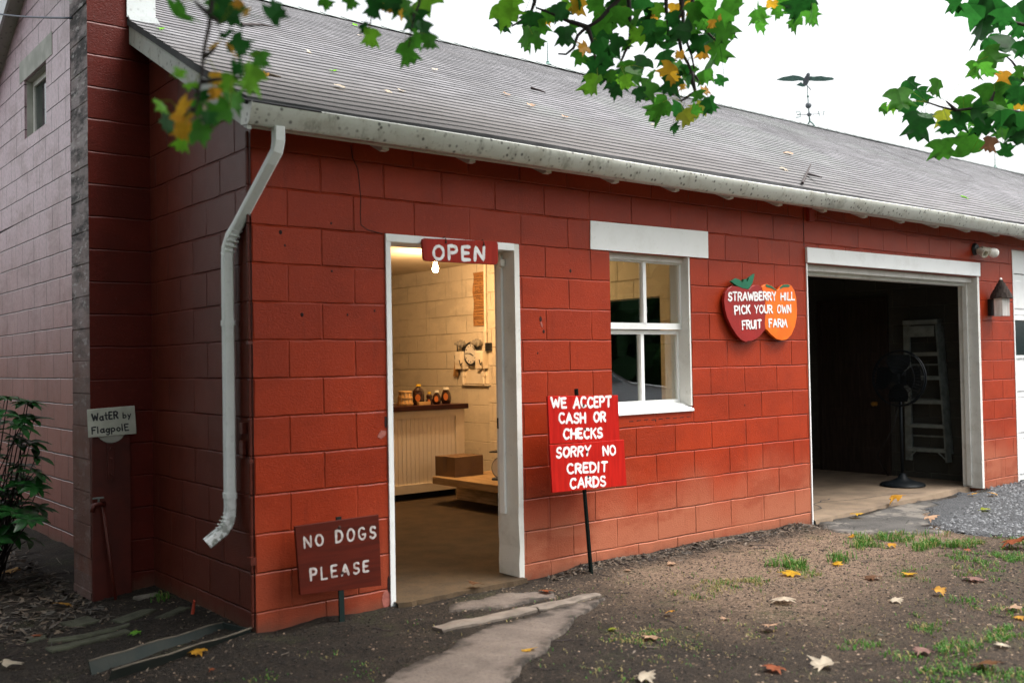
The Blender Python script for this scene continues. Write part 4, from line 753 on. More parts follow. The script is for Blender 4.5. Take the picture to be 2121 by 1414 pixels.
fl = MB(); fl.prism([(-.142, 3.625), (.03, 3.64), (.04, 3.66), (.035, 4.3), (-.142, 4.3)], lambda a, b, h: (a, 1.509+h, b), .012); fl.prism([(-.142, 3.63), (.04, 3.645), (.06, 3.61), (-.13, 3.595)], lambda a, b, h: (a, 1.485+h, b), .01)
fl.build('flashing', M['flash'], chim)
bd = MB(); bd.bbox((-.268, 1.507, .44), (.235, .034, 1.05), b=.006); bd.bbox((-.275, 1.486, .81), (.045, .012, .22), b=.003)
for z in (.89, .83, .73): bd.ball((-.275, 1.479, z), .009, 8)
bd.build('cleanout_board', M['redpaint'], chim)
dc = MB(); dc.lathe([(.0, 0), (.082, 0), (.092, .006), (.092, .012), (.06, .022), (.0, .026)], (-.272, 1.523-.034, 1.02), '-Y', 24); dc.build('flue_cover', M['concrete_cast'], chim, smooth=True, angle=40)

# ---- shop door
D = MB(); D.box(.815, .848, -.010, .2, -.02, 2.09); D.build('door_frame', M['white'], B); 
D = MB(); D.box(.815, 1.766, -.012, .2, 2.092, 2.136); D.build('door_frame', M['white'], B)
D = MB(); n = 22; vs = []     # right jamb, foot rotten and broken
zs_ = [0.005+.05*fbm(3, 1)]+[.02+i*(2.134-.02)/n for i in range(n+1)]
for i, z in enumerate(zs_):
    j = .010*fbm(2, z*7, 1)*sstep(.9, .0, z); k = .008*fbm(5, z*9, 2)*sstep(.9, .1, z)
    vs += [(1.766+j, -.010+k, z), (1.806+k*.4, -.010+k, z), (1.806, .2, z), (1.766+j, .2, z)]
D.add(vs, [(i*4+a, i*4+(a+1) % 4, (i+1)*4+(a+1) % 4, (i+1)*4+a) for i in range(len(zs_)-1) for a in range(4)]+[(0, 1, 2, 3), tuple(len(vs)-4+q for q in (3, 2, 1, 0))])
dj = D.build('door_frame', M['whitejamb'], B)
MB().bbox((1.757, .135, 1.245), (.018, .05, 1.66), b=.004).build('door_stop', M['white'], dj)
sp = MB(); sp.bbox((1.7635, .178, .99), (.006, .03, .07), b=.002); sp.box(1.757, 1.761, .172, .186, .985, 1.0); sp.build('strike_plate', M['black'], dj)
MB().bbox((1.742, .10, 2.02), (.04, .05, .05), b=.012).build('closer_bracket', M['lampwhite'], dj)

# ---- front window
MB().prism([(2.437, 2.141), (2.442, 2.334), (3.05, 2.339), (3.659, 2.343), (3.657, 2.142)], lambda a, b, h: (a, -.006+h, b), .05).build('lintel', M['white'], B)
W = MB(); W.box(2.621, 2.640, .03, .19, 1.02, 2.138); W.box(3.437, 3.454, .004, .19, 1.04, 2.138); W.box(2.640, 3.437, .055, .19, 2.098, 2.139)
win = W.build('window', M['whitejamb'], B)
W = MB(); W.prism([(-.012, 1.003), (-.012, 1.018), (.075, 1.060), (.19, 1.062), (.19, 1.003)], lambda a, b, h: (2.622+h, a, b), .831); W.build('sill', M['white'], win)
def sash(z0, z1, y, top, bot):
    s_ = MB(); xl, xr = 2.642, 3.436
    s_.box(xl, xl+.022, y, y+.034, z0, z1); s_.box(xr-.016, xr, y, y+.034, z0, z1); s_.box(xl+.022, xr-.016, y+.001, y+.033, z0, z0+bot); s_.box(xl+.022, xr-.016, y+.001, y+.033, z1-top, z1); s_.box(3.026, 3.058, y-.004, y+.03, z0+bot, z1-top)
    o = s_.build('sash', M['white'], win)
    MB().box(xl+.02, xr-.014, y+.016, y+.019, z0+bot-.002, z1-top+.002).build('pane', M['glass'], o)
sash(1.605, 2.098, .078, .012, .045); sash(1.058, 1.60, .112, .03, .03)

# ---- garage opening
T = MB(); T.prism([(4.899, 2.170), (4.899, 2.298), (7.877, 2.314), (7.872, 2.176)], lambda a, b, h: (a, -.022+h, b), .0215, .003); gt = T.build('garage_header', M['white'], B)
T = MB(); T.box(4.902, 4.916, -.008, .19, .0, 2.166); T.build('garage_jamb', M['white'], B)
T = MB(); T.box(7.826, 7.868, -.008, .195, .025, 2.172); gj = T.build('garage_jamb', M['whitejamb'], B)
MB().bbox((7.814, .12, 1.10), (.022, .05, 2.11), b=.004).build('door_stop', M['whitejamb'], gj)
T = MB(); T.box(4.917, 7.825, .05, .10, 2.115, 2.1655); T.box(4.917, 7.825, .105, .195, 2.085, 2.164); T.build('head_stop', M['whitejamb'], gt)
# neighbouring sectional door, closed
GD = MB(); GD.cur = 0
for k in range(5):
    z0 = .02+k*.445
    GD.bbox((10.12, .075, z0+.2205), (2.9, .05, .44), b=.006)
    if k != 3:
        for q in range(4): GD.bbox((8.68+.36+q*.72, .047, z0+.22), (.60, .014, .30), b=.006)
gd = GD.build('garage_door', M['white'], B)
MB().box(8.62, 11.6, .03, .10, 2.25, 2.50).build('header_panel', M['white'], gd)
for q in range(4):
    x = 8.68+.36+q*.72-.02; wn = MB(); wn.box(x-.33, x+.33, .035, .05, 1.335, 1.365); wn.box(x-.33, x+.33, .035, .05, 1.745, 1.775); wn.box(x-.33, x-.30, .035, .05, 1.365, 1.745); wn.box(x+.30, x+.33, .035, .05, 1.365, 1.745)
    w_ = wn.build('window', M['white'], gd); MB().box(x-.30, x+.30, .044, .049, 1.365, 1.745).build('pane', M['darkglass'], w_)
T = MB(); T.box(8.618, 8.640, -.006, .03, .0, 2.47); T.build('garage_jamb', M['white'], B)
MB().box(12.4, 15.3, .06, .1, -.1, 2.5).build('garage_door', M['white'], B)

# ---- interior
I = MB(); cells(I, 'X', 4.5, .2, 9.2, -.1, 2.74, [(1.272, 2.15, -.1, 1.962)], .2); cells(I, 'Y', .2, .2, .815, -.1, 2.74, [], .0, False); cells(I, 'Y', .2, 1.805, 2.62, -.1, 2.74, [], .0, False); cells(I, 'Y', .2, 3.455, 4.5, -.1, 2.74, [], .0, False)
cells(I, 'Y', .2, .815, 1.805, 2.136, 2.74, [], 0, False); cells(I, 'Y', .2, 2.62, 3.455, 2.14, 2.74, [], 0, False); cells(I, 'Y', .2, 2.62, 3.455, -.1, 1.005, [], 0, False)
I.box(.2, .21, .2, 9.2, -.1, 2.5); I.box(.2, 4.5, 9.19, 9.2, -.1, 2.5)
I.build('interior_wall', M['cream'], B)
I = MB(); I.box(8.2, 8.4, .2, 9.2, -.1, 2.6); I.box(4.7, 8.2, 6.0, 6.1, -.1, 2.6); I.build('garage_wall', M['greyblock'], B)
MB().box(4.7, 4.712, .2, 6, -.05, 2.4, skip=()).build('garage_wall', M['greyblock'], B) if False else None
I = MB(); I.box(.21, 4.5, .205, 9.18, 2.5, 2.55); I.build('ceiling', M['ceil'], B)
I = MB(); I.box(4.72, 8.19, .21, 5.99, 2.42, 2.46)
for k in range(8): I.box(4.72, 8.19, .5+k*.62, .545+k*.62, 2.27, 2.42)
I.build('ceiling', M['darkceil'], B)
F = MB(); n = 24; vs = [(.21, .2, .028), (.21, 9.18, .028)]
F.box(.21, 4.49, .2, 9.18, -.15, .028)
ed = [(.832+i*(.955/n), -.055-.03*abs(fbm(i*.3, 1))-.03*(i/n if i < n/2 else 1-i/n)*0) for i in range(n+1)]
F.add([(x, .2, .028) for x, _ in ed]+[(x, y, .026) for x, y in ed]+[(x, y-.02, -.06) for x, y in ed], [(i, i+1, n+2+i, n+1+i) for i in range(n)]+[(n+1+i, n+2+i, 2*n+3+i, 2*n+2+i) for i in range(n)])
F.build('floor', M['floor'], B)
F = MB(); F.cur = 0; F.box(4.71, 8.19, .2, 5.99, -.15, .036)
ed = [(4.918+i*(2.905/n), -.02+.16*(i/n)**1.0+.04*fbm(i*.35, 2)) for i in range(n+1)]
F.add([(x, .2, .036) for x, _ in ed]+[(x, y, .034) for x, y in ed]+[(x, y-.03, -.05) for x, y in ed], [(i, i+1, n+2+i, n+1+i) for i in range(n)]+[(n+1+i, n+2+i, 2*n+3+i, 2*n+2+i) for i in range(n)])
F.cur = 1
for pth in ([(5.0, .15), (5.25, .28), (5.5, .33), (5.75, .55), (6.1, .62)], [(5.75, .55), (6.3, .42), (6.8, .35), (7.1, .2)], [(5.5, .33), (5.35, .75), (5.3, 1.2)]):
    q = []
    for a, b in zip(pth, pth[1:]): q += [(a[0]+(b[0]-a[0])*t+.02*random.uniform(-1, 1), a[1]+(b[1]-a[1])*t+.02*random.uniform(-1, 1), .0365) for t in (0, .25, .5, .75)]
    F.tube(q+[(*pth[-1], .0365)], .007, 5, True, (Vector((0, 0, 1)), .12))
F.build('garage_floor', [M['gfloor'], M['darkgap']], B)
# dark panelled door in the garage partition
d3 = MB(); d3.box(8.165, 8.2, 1.20, 1.245, .036, 2.06); d3.box(8.165, 8.2, 2.07, 2.115, .036, 2.06); d3.box(8.165, 8.2, 1.245, 2.07, 2.015, 2.06); d3.box(8.185, 8.2, 1.245, 2.07, .04, 2.013)
for z0, z1, yy in ((.13, .36, (1.30, 2.01)), (.42, .60, (1.30, 2.01)), (.66, .80, (1.30, 2.01)), (.9, 1.36, (1.30, 1.52)), (.9, 1.36, (1.55, 1.77)), (.9, 1.36, (1.80, 2.01)), (1.40, 1.92, (1.30, 1.52)), (1.40, 1.92, (1.55, 1.77)), (1.40, 1.92, (1.80, 2.01))):
    d3.bbox((8.184, sum(yy)/2, (z0+z1)/2), (.008, yy[1]-yy[0]-.04, z1-z0-.04), b=.003); 
dd = d3.build('inner_door', M['darkwood'], B)
k_ = MB(); k_.lathe([(.0, .0), (.026, .0), (.026, .004), (.010, .008), (.010, .03), (.024, .038), (.028, .05), (.022, .062), (.0, .066)], (8.185, 1.378, .84), '-X', 16); k_.build('door_knob', M['brass'], dd, smooth=True, angle=50)
# ------------------------------------------------------------------ signs
def plate(root, name, mat, quad, y, thick, bev=.004, label=None, rnd=0.):
    fn = lambda a, b, h: (a, y+h, b); p = quad
    if rnd:
        q = []
        for i in range(4):
            c = Vector(quad[i]); a = Vector(quad[i-1]); b = Vector(quad[(i+1) % 4])
            q += [tuple(c+(a-c).normalized()*rnd), tuple(c+(a-c).normalized()*rnd*.3+(b-c).normalized()*rnd*.3), tuple(c+(b-c).normalized()*rnd)]
        p = q
    o = MB().prism(p, fn, thick, bev).build(name, mat, root)
    if label: o['label'] = label
    return o
def quadof(t): return ((t[0][0], t[0][1]), (t[1][0], t[1][1])) if len(t) == 2 else ((t[0], t[1]), (t[3], t[2]))
def write(root, text, t, y, mat='lettering', thick=.27, seed=1, gap=.34):
    return letters(MB(), text, quadof(t), lambda a, b, h: Vector((a, y+h, b)), thick, seed, gap).build('lettering', M[mat], root)

S = thing('open_sign', 'red OPEN sign with rounded corners hanging from the head of the lit doorway', 'sign', (1.33, -.03, 2.12))
p = plate(S, 'panel', M['signred'], OPEN, -.040, .016, .003, rnd=.02); write(p, 'OPEN', OPEN_T, -.0405, thick=.20, seed=3, gap=.40)
for x in (1.215, 1.50):
    h_ = MB(); h_.tube([(x, -.044, 2.10), (x, -.046, 2.118), (x, -.03, 2.140), (x, -.013, 2.136)], .003, 6); h_.ball((x, -.043, 2.108), .006, 8); h_.build('hook', M['rust'], S)

S = thing('payment_sign', 'two bright red boards on one green stake, cash or checks above, no credit cards below', 'sign', (2.21, -.2, 0))
p = plate(S, 'panel', M['signbright'], CASH, -.190, .014, .002, 'upper red board reading we accept cash or checks')
for k, tx in enumerate(('WE', 'ACCEPT', 'CASH', 'OR', 'CHECKS')): write(p, tx, CASH_T[k], -.1905, thick=.215, seed=20+k, gap=.26)
p = plate(S, 'panel', M['signbright'], SORRY, -.196, .014, .002, 'lower red board reading sorry no credit cards')
for k, tx in enumerate(('SORRY', 'NO', 'CREDIT', 'CARDS')): write(p, tx, SORRY_T[k], -.1965, thick=.215, seed=40+k, gap=.26)
st = MB(); a = Vector((2.158, -.148, 1.205)); b = Vector((2.222, -.20, -.12)); st.obox((a+b)/2, (.032, .012, (a-b).length), (a-b).to_track_quat('Z', 'Y').to_matrix()); st.obox((a+b)/2+Vector((0, .012, 0)), (.008, .022, (a-b).length), (a-b).to_track_quat('Z', 'Y').to_matrix())
st.build('stake', M['greenstake'], S)
for x, z, yy in ((2.173, 1.098, -.192), (2.183, .945, -.192), (2.188, .80, -.198), (2.197, .64, -.198)): MB().ball((x, yy, z), .009, 8, (1, .5, 1)).build('screw', M['rust'], S)

S = thing('no_dogs_sign', 'dark red NO DOGS PLEASE board tilted on a short green stake left of the doorway', 'sign', (.44, -.15, 0))
p = plate(S, 'panel', M['signdark'], DOG, -.142, .018, .002)
for k, (tx, i) in enumerate((('NO', 0), ('DOGS', 1), ('PLEASE', 2))): write(p, tx, DOG_T[i], -.1425, 'letterworn', .165, 60+k, .52)
st = MB(); a = Vector((.425, -.118, .568)); b = Vector((.425, -.146, -.14)); st.obox((a+b)/2, (.03, .012, (a-b).length), (a-b).to_track_quat('Z', 'Y').to_matrix()); st.build('stake', M['greenstake'], S)
for x, z in ((.416, .515), (.43, .27)): MB().ball((x, -.144, z), .009, 8, (1, .5, 1)).build('screw', M['rust'], S)

S = thing('fruit_farm_sign', 'wooden wall sign of a red apple joined to an orange, lettered with the farm name', 'sign', (4.2, -.05, 1.5))
fn = lambda a, b, h: (a, -.045+h, b)
pa = MB().prism(APPLE, fn, .024, .002).build('apple_panel', M['signapple'], S); po = MB().prism(ORANGE, lambda a, b, h: (a, -.0445+h, b), .024, .002).build('orange_panel', M['signorange'], S)
MB().prism(FRUITLEAF, lambda a, b, h: (a, -.0475+h, b), .022, .001).build('leaf', M['signgreen'], pa)
lf = MB(); lf.prism(LEAFA, lambda a, b, h: (a, -.0470+h, b), .004); lf.prism(LEAFB, lambda a, b, h: (a, -.0470+h, b), .004); lf.build('leaf', M['signgreen'], po)
for k, tx in enumerate(('STRAWBERRY', 'HILL', 'PICK', 'YOUR', 'OWN', 'FRUIT', 'FARM')): write(S, tx, FRUIT_LINES[k], -.0475, thick=.205, seed=80+k, gap=.24)
MB().box(4.0, 4.05, -.022, -.0, 1.6, 1.85).build('spacer', M['darkwood'], S); MB().box(4.5, 4.55, -.022, 0, 1.6, 1.8).build('spacer', M['darkwood'], S)

S = thing('water_sign', 'small pale board painted Water by Flagpole leaning on the chimney board', 'sign', (-.27, 1.46, .97))
p = plate(S, 'panel', M['signboard'], WATER, 1.455, .012, .002)
for k, (tx, i) in enumerate((('WatER', 0), ('by', 1), ('FlagpolE', 2))): write(p, tx, WATER_T[i], 1.4545, 'ink', .19, 120+k, .30)

# ------------------------------------------------------------------ fittings on the wall
S = thing('birdhouse', 'white six sided birdhouse with a dark conical shake roof on the red pier', 'birdhouse', (8.085, -.11, 1.77))
b_ = MB(); R_ = .082; cx, cy = 8.10, -.12
hx = [(cx+R_*math.cos(math.radians(30+60*i)), cy+R_*math.sin(math.radians(30+60*i))) for i in range(6)]
b_.add([(x, y, 1.77) for x, y in hx]+[(x, y, 1.975) for x, y in hx], [(i, (i+1) % 6, (i+1) % 6+6, i+6) for i in range(6)]+[(5, 4, 3, 2, 1, 0)]); body = b_.build('box', M['birdwood'], S)
hl = MB(); hl.lathe([(0, 0), (.018, 0), (.018, .004), (0, .004)], (cx+R_*.868*math.cos(math.radians(-60)), cy+R_*.868*math.sin(math.radians(-60)), 1.925), R=Vector((math.cos(math.radians(-60)), math.sin(math.radians(-60)), 0)).to_track_quat('Z', 'Y').to_matrix(), seg=14); hl.build('entrance_hole', M['darkgap'], body)
rf_ = MB()
for k in range(5):
    z0 = 1.955+k*.034; ra = .112-.019*k; rb = ra-.017; n = 14
    for i in range(n):
        a0 = 2*math.pi*(i+.5*(k % 2))/n; a1 = a0+2*math.pi/n*.94; j = random.uniform(-.006, .006)
        q = [(cx+r_*math.cos(a), cy+r_*math.sin(a), z) for r_, z in ((ra, z0+j), (rb, z0+.052)) for a in (a0, a1)]; q2 = [(cx+(r_-.008)*math.cos(a), cy+(r_-.008)*math.sin(a), z-.003) for r_, z in ((ra, z0+j), (rb, z0+.052)) for a in (a0, a1)]
        rf_.add(q+q2, [(0, 1, 3, 2), (4, 6, 7, 5), (0, 4, 5, 1), (0, 2, 6, 4), (1, 5, 7, 3)])
rf_.lathe([(.105, 0), (.02, .17)], (cx, cy, 1.953), seg=14); rf_.build('roof', M['cedar'], S)
f_ = MB(); f_.lathe([(.0, 0), (.020, 0), (.016, .03), (.010, .055), (.0, .062)], (cx, cy, 2.105), seg=12); f_.build('finial', M['birdwood'], S, smooth=True, angle=50)
MB().box(cx-.05, cx+.05, -.03, -.001, 1.78, 1.95).build('bracket', M['darkwood'], S)

S = thing('floodlight', 'twin socket outdoor light with one white bulb above the garage post', 'light fixture', (7.80, -.03, 2.44))
f_ = MB(); f_.lathe([(.0, 0), (.062, 0), (.062, .012), (.048, .03), (.0, .034)], (7.80, -.002, 2.45), '-Y', 24); f_.build('base', M['black'], S, smooth=True, angle=40)
def holder(p, d, bulb):
    d = Vector(d).normalized(); Rm = d.to_track_quat('Z', 'Y').to_matrix(); h_ = MB()
    h_.lathe([(.0, 0), (.016, 0), (.018, .02), (.035, .03), (.038, .10), (.043, .104), (.043, .118), (.032, .118), (.028, .08), (.0, .08)], p, R=Rm, seg=18); o = h_.build('socket', M['lampcream'], S, smooth=True, angle=40)
    if bulb:
        b2 = MB(); b2.lathe([(.0, 0), (.024, 0), (.033, .02), (.048, .06), (.049, .084), (.036, .11), (.0, .12)], Vector(p)+d*.10, R=Rm, seg=18); b2.build('bulb', M['lampwhite'], o, smooth=True, angle=60)
holder((7.785, -.034, 2.44), (-.25, -.85, -.45), False); holder((7.815, -.034, 2.45), (.82, -.50, -.22), True)
wr = MB(); n = 26; wr.tube([(5.02+i*3.0/n, -.006-.004*math.sin(i*1.7), 2.575-.035*math.sin(i/n*3.1)-.05*(i/n)+.010*math.sin(i*1.3)) for i in range(n+1)], .004, 6); wr.tube([(7.80, -.006, 2.545), (7.80, -.012, 2.50)], .004, 6)
tag(wr.build('cable', M['redtrim'], smooth=True, org=(5.02, 0, 2.56)), 'thin red painted wire sagging along the wall above the open garage', 'cable')

# ------------------------------------------------------------------ things on the roof
S = thing('weathervane', 'aged copper weathervane with a spread winged bird above compass letters on the ridge', 'weathervane', (VANE_O[0], YR, ZR))
VO, VP_, VN_ = Vector(VANE_O), Vector(VANE_P), Vector(VANE_N)
vp = lambda a, b, h=0.: VO + VP_*a + VN_*h + Vector((0, 0, b))
f_ = MB(); f_.tube([vp(.022, -.13), vp(.012, 0), vp(0, .29), vp(-.004, .45)], [.013, .011, .008, .007], 8); f_.tube([vp(-.03, -.215, .04), vp(-.015, -.175, .02), vp(.022, -.125)], .013, 8); f_.tube([vp(.11, -.25, -.03), vp(.07, -.17, -.01), vp(.022, -.125)], .013, 8); f_.build('stand', M['verdigris'], S, smooth=True)
MB().ball(vp(.007, .135), .050, 18).build('ball', M['grayvane'], S, smooth=True)
MB().lathe([(.0, -.035), (.022, 0), (.0, .035)], vp(.001, .285), seg=10).build('ball', M['verdigris'], S)
f_ = MB(); f_.ball(vp(.015, -.013), .036, 14); f_.tube([vp(-.13, .0), vp(.015, -.012), vp(.165, -.016)], .006, 6); f_.tube([vp(.02, -.012, -.16), vp(.01, -.012, .16)], .006, 6); f_.build('compass_arm', M['grayvane'], S, smooth=True)
f_ = MB()
for st_ in ([(0, 1), (.52, 1), (.52, 0), (0, 0)], [(.15, .5), (.52, .5)]): f_.tube([vp(-.20+.075*px/.52, -.042+.085*py) for px, py in st_], .008, 6)
for st_ in G['W'][1]: f_.tube([vp(.16+.09*px/.94, -.055+.085*py) for px, py in st_], .008, 6)
f_.build('compass_letter', M['verdigris'], S)
f_ = MB(); b0 = vp(-.05, .49, .10); b1 = vp(.025, .640, -.10); R_ = (b1-b0).to_track_quat('Z', 'Y').to_matrix(); L_ = (b1-b0).length
f_.lathe([(.0, -.02), (.022, .0), (.045, .25*L_), (.050, .45*L_), (.040, .68*L_), (.030, .78*L_), (.033, .86*L_), (.024, .96*L_), (.0, 1.03*L_)], b0, R=R_, seg=14)
f_.tube([vp(-.01, .52), vp(-.006, .46), vp(.02, .43), vp(.05, .385)], .008, 6); bird = f_.build('bird', M['grayvane'], S, smooth=True)
def wing(nm, pts, tip): MB().prism(pts, lambda a, b, h: vp(a, b, h-.012-.9*(b-.56)), .02, .004).build(nm, M['verdigris'], bird)
wing('wing', WINGL, -1); wing('wing', WINGR, 1); wing('tail', VTAIL, 0)
for x, hgt, lb in ((6.14, .24, 'thin lightning rod on the ridge behind the hanging leaves'), (18.19, .37, 'thin lightning rod near the far right end of the ridge')):
    f_ = MB(); f_.tube([(x, YR, ZR), (x, YR, ZR+hgt+.06)], [.009, .004], 6); f_.ball((x, YR, ZR+.05), .022, 8); f_.lathe([(.0, -.0), (.05, 0), (.012, .035), (0, .035)], (x, YR, ZR+.015), seg=10)
    tag(f_.build('lightning_rod', M['verdigris'], org=(x, YR, ZR)), lb, 'lightning rod')
f_ = MB(); n = 16; f_.tube([(-.385+.20*i/n, 1.84+3.86*i/n, 3.66+1.2*i/n-.02*math.sin(math.pi*i/n)) for i in range(n+1)], .007, 6)
tag(f_.build('cable', M['cable'], smooth=True, org=(-.385, 1.84, 3.66)), 'thin blue black cable running from the chimney across the gable', 'cable')

# ------------------------------------------------------------------ shop interior
S = thing('light_bulb', 'lit bare bulb in a ceiling socket inside the shop', 'light bulb', (3.37, 3.2, 2.4))
f_ = MB(); f_.lathe([(.0, 0), (.05, 0), (.05, .012), (.024, .03), (.024, .11), (0, .11)], (3.37, 3.2, 2.5), R=Matrix(((1, 0, 0), (0, -1, 0), (0, 0, -1))), seg=16); f_.build('socket', M['lampcream'], S, smooth=True, angle=40)
f_ = MB(); f_.lathe([(.0, 0), (.016, 0), (.018, .02), (.029, .05), (.031, .072), (.021, .096), (.0, .102)], (3.37, 3.2, 2.385), R=Matrix(((1, 0, 0), (0, -1, 0), (0, 0, -1))), seg=16); f_.build('bulb', M['litbulb'], S, smooth=True)
bl = bpy.data.lights.new('bulb_light', 'POINT'); bl.energy = 25; bl.color = (1, .62, .31); bl.shadow_soft_size = .04; bo = bpy.data.objects.new('bulb_light', bl); col.objects.link(bo); bo.parent = S; bo.location = (0, 0, -.17)

S = thing('counter', 'white beadboard shop counter with a dark top', 'counter', (2.6, 3.9, .03))
f_ = MB(); f_.box(1.3, 3.90, 3.512, 4.1, .10, .915); f_.build('body', M['bead'], S)
f_ = MB(); f_.box(1.3, 3.905, 3.494, 3.5115, .098, .185); f_.box(1.3, 3.905, 3.494, 3.5115, .845, .9155); f_.box(3.80, 3.905, 3.494, 3.5115, .185, .845); f_.box(2.2, 2.3, 3.494, 3.5115, .185, .845); f_.build('rail', M['creampaint'], S)
MB().box(1.35, 3.85, 3.60, 4.05, .028, .10).build('plinth', M['darkgap'], S)
MB().bbox((2.61, 3.79, .9425), (2.66, .66, .052), b=.006).build('top', M['countertop'], S)
zt_ = .9685
def bottle(x, y, prof, cap, lab, sq=.7):
    o = thing('honey_bottle', lab, 'bottle', (x, y, zt_), 'honey bottles on the counter')
    MB().lathe(prof, (x, y, zt_), seg=18, squash=sq).build('body', M['honey'], o, smooth=True, angle=50)
    r_, z_ = prof[-1]; c_ = MB(); hh = .022; c_.lathe([(0, 0), (cap[0], 0), (cap[0], hh), (0, hh)], (x, y, zt_+prof[-2][1]), seg=16); c_.build('cap', M[cap[1]], o, smooth=True, angle=40)
    return o
def blabel(o, x, y, z, w_, h_, fy):
    d = Vector((-.62, -.78, 0)); R_ = d.to_track_quat('Z', 'Y').to_matrix(); c = Vector((x, y, 0))+d*fy
    MB().lathe([(0, 0), (1, 0), (1, .0025), (0, .0025)], (c.x, c.y, zt_+z), R=R_ @ Matrix(((w_, 0, 0), (0, h_, 0), (0, 0, 1))), seg=18).build('label', M['label'], o)
o = bottle(3.425, 3.62, [(0, 0), (.058, 0), (.062, .01), (.062, .13), (.054, .155), (.024, .178), (.022, .19), (0, .19)], (.026, 'capyellow'), 'tall dark honey jug with a yellow cap, biggest on the counter', .8); blabel(o, 3.425, 3.62, .075, .026, .038, .064)
o = bottle(3.544, 3.60, [(0, 0), (.034, 0), (.036, .015), (.036, .045), (.026, .062), (.034, .08), (.03, .098), (.020, .108), (0, .108)], (.018, 'capyellow'), 'small bear shaped honey bottle with a yellow cap', .85); blabel(o, 3.544, 3.60, .036, .013, .020, .037)
o = bottle(3.636, 3.60, [(0, 0), (.036, 0), (.046, .02), (.050, .05), (.042, .085), (.024, .112), (.022, .12), (0, .12)], (.025, 'capwhite'), 'middle sized oval honey bottle with a white cap beside the bear bottle', .7); blabel(o, 3.636, 3.60, .055, .021, .032, .049)
o = bottle(3.755, 3.60, [(0, 0), (.045, 0), (.057, .03), (.060, .065), (.050, .105), (.034, .138), (.032, .146), (0, .146)], (.034, 'capwhite'), 'larger oval honey bottle with a white cap nearest the counter end', .7); blabel(o, 3.755, 3.60, .075, .024, .038, .058)
f_ = MB(); cx, cy = 3.262, 3.62; n = 12
for i in range(n):
    a0 = 2*math.pi*i/n; a1 = a0+2*math.pi/n*.80
    f_.add([(cx+r_*math.cos(a), cy+r_*math.sin(a), zt_+z) for r_, z in ((.082, 0), (.062, .14)) for a in (a0, a1)]+[(cx+(r_-.004)*math.cos(a), cy+(r_-.004)*math.sin(a), zt_+z) for r_, z in ((.082, 0), (.062, .14)) for a in (a0, a1)], [(0, 1, 3, 2), (4, 6, 7, 5), (0, 2, 6, 4), (1, 5, 7, 3)])
for z, r_ in ((.012, .084), (.072, .075), (.132, .066)): f_.lathe([(r_, 0), (r_+.003, 0), (r_+.002, .014), (r_-.001, .014)], (cx, cy, zt_+z), seg=16)
f_.lathe([(0, 0), (.06, 0), (.06, .003), (0, .003)], (cx, cy, zt_+.134), seg=16)
tag(f_.build('berry_basket', M['basket'], org=(cx, cy, zt_)), 'upturned thin wood berry basket at the left of the honey bottles', 'basket')
f_ = MB(); f_.box(3.365, 3.50, 3.515, 3.555, zt_, zt_+.004); f_.box(3.365, 3.50, 3.513, 3.517, zt_+.004, zt_+.034); f_.box(3.365, 3.50, 3.553, 3.557, zt_+.004, zt_+.034); f_.box(3.363, 3.367, 3.517, 3.553, zt_+.004, zt_+.032); f_.box(3.498, 3.502, 3.517, 3.553, zt_+.004, zt_+.032)
tag(f_.build('tray', M['basket'], org=(3.43, 3.535, zt_)), 'small shallow tray in front of the tall honey jug', 'tray')
# platform with box and scale
S = thing('platform', 'low rough timber platform on a weathered block beside the counter', 'platform', (3.8, 2.4, .03))
f_ = MB(); 
for k in range(4): f_.bbox((3.40+k*.30, 2.32, .258), (.292, 1.64, .070), b=.006)
f_.build('top', M['ladderwood'], S)
f_ = MB(); f_.bbox((3.66, 2.90, .125), (.12, .66, .19), b=.008); f_.bbox((3.66, 1.85, .125), (.12, .6, .19), b=.008); f_.bbox((4.28, 2.3, .125), (.12, 1.3, .19), b=.008); f_.build('support_block', M['beam'], S)
S = thing('cardboard_box', 'brown cardboard box on the timber platform', 'box', (3.52, 3.06, .293))
Rb = RZ(math.radians(4)); f_ = MB(); c = Vector((3.52, 3.06, .388)); f_.obox(c, (.36, .30, .19), Rb); f_.build('body', M['card'], S)
f_ = MB(); f_.obox(c+Rb @ Vector((-.181, 0, .02)), (.003, .06, .15), Rb); f_.obox(c+Rb @ Vector((0, 0, .0965)), (.362, .06, .003), Rb); f_.build('tape', M['tape'], S)
f_ = MB()
for k in range(5): f_.obox(c+Rb @ Vector((.06, -.151, .06-.018*k)), (.07-.012*(k % 2), .002, .007), Rb)
f_.obox(c+Rb @ Vector((-.03, -.151, -.03)), (.12, .002, .006), Rb); f_.build('print', M['tape'], S)
S = thing('kitchen_scale', 'round dial weighing scale with a green centre on the platform', 'scale', (3.54, 2.40, .294))
Rs = Vector((-.80, -.60, .12)).to_track_quat('Z', 'Y').to_matrix(); c = Vector((3.54, 2.40, .408))
f_ = MB(); f_.bbox((3.56, 2.42, .305), (.17, .17, .022), RZ(.6), .004); f_.lathe([(.0, -.06), (.085, -.06), (.105, 0), (.105, .008), (.099, .012), (0, .012)], c, R=Rs, seg=26); f_.bbox((3.57, 2.43, .523), (.03, .03, .05), b=.004); f_.build('body', M['grayvane'], S, smooth=True, angle=35)
MB().lathe([(0, 0), (.097, 0), (.097, .003), (0, .003)], c+Rs @ Vector((0, 0, .0115)), R=Rs, seg=26).build('dial', M['clockface'], S)
MB().lathe([(0, 0), (.037, 0), (.037, .002), (0, .002)], c+Rs @ Vector((0, 0, .0150)), R=Rs, seg=20).build('dial_centre', M['greenpaint'], S)
MB().bbox((3.56, 2.42, .558), (.20, .20, .012), RZ(.6), .003).build('pan', M['black'], S)

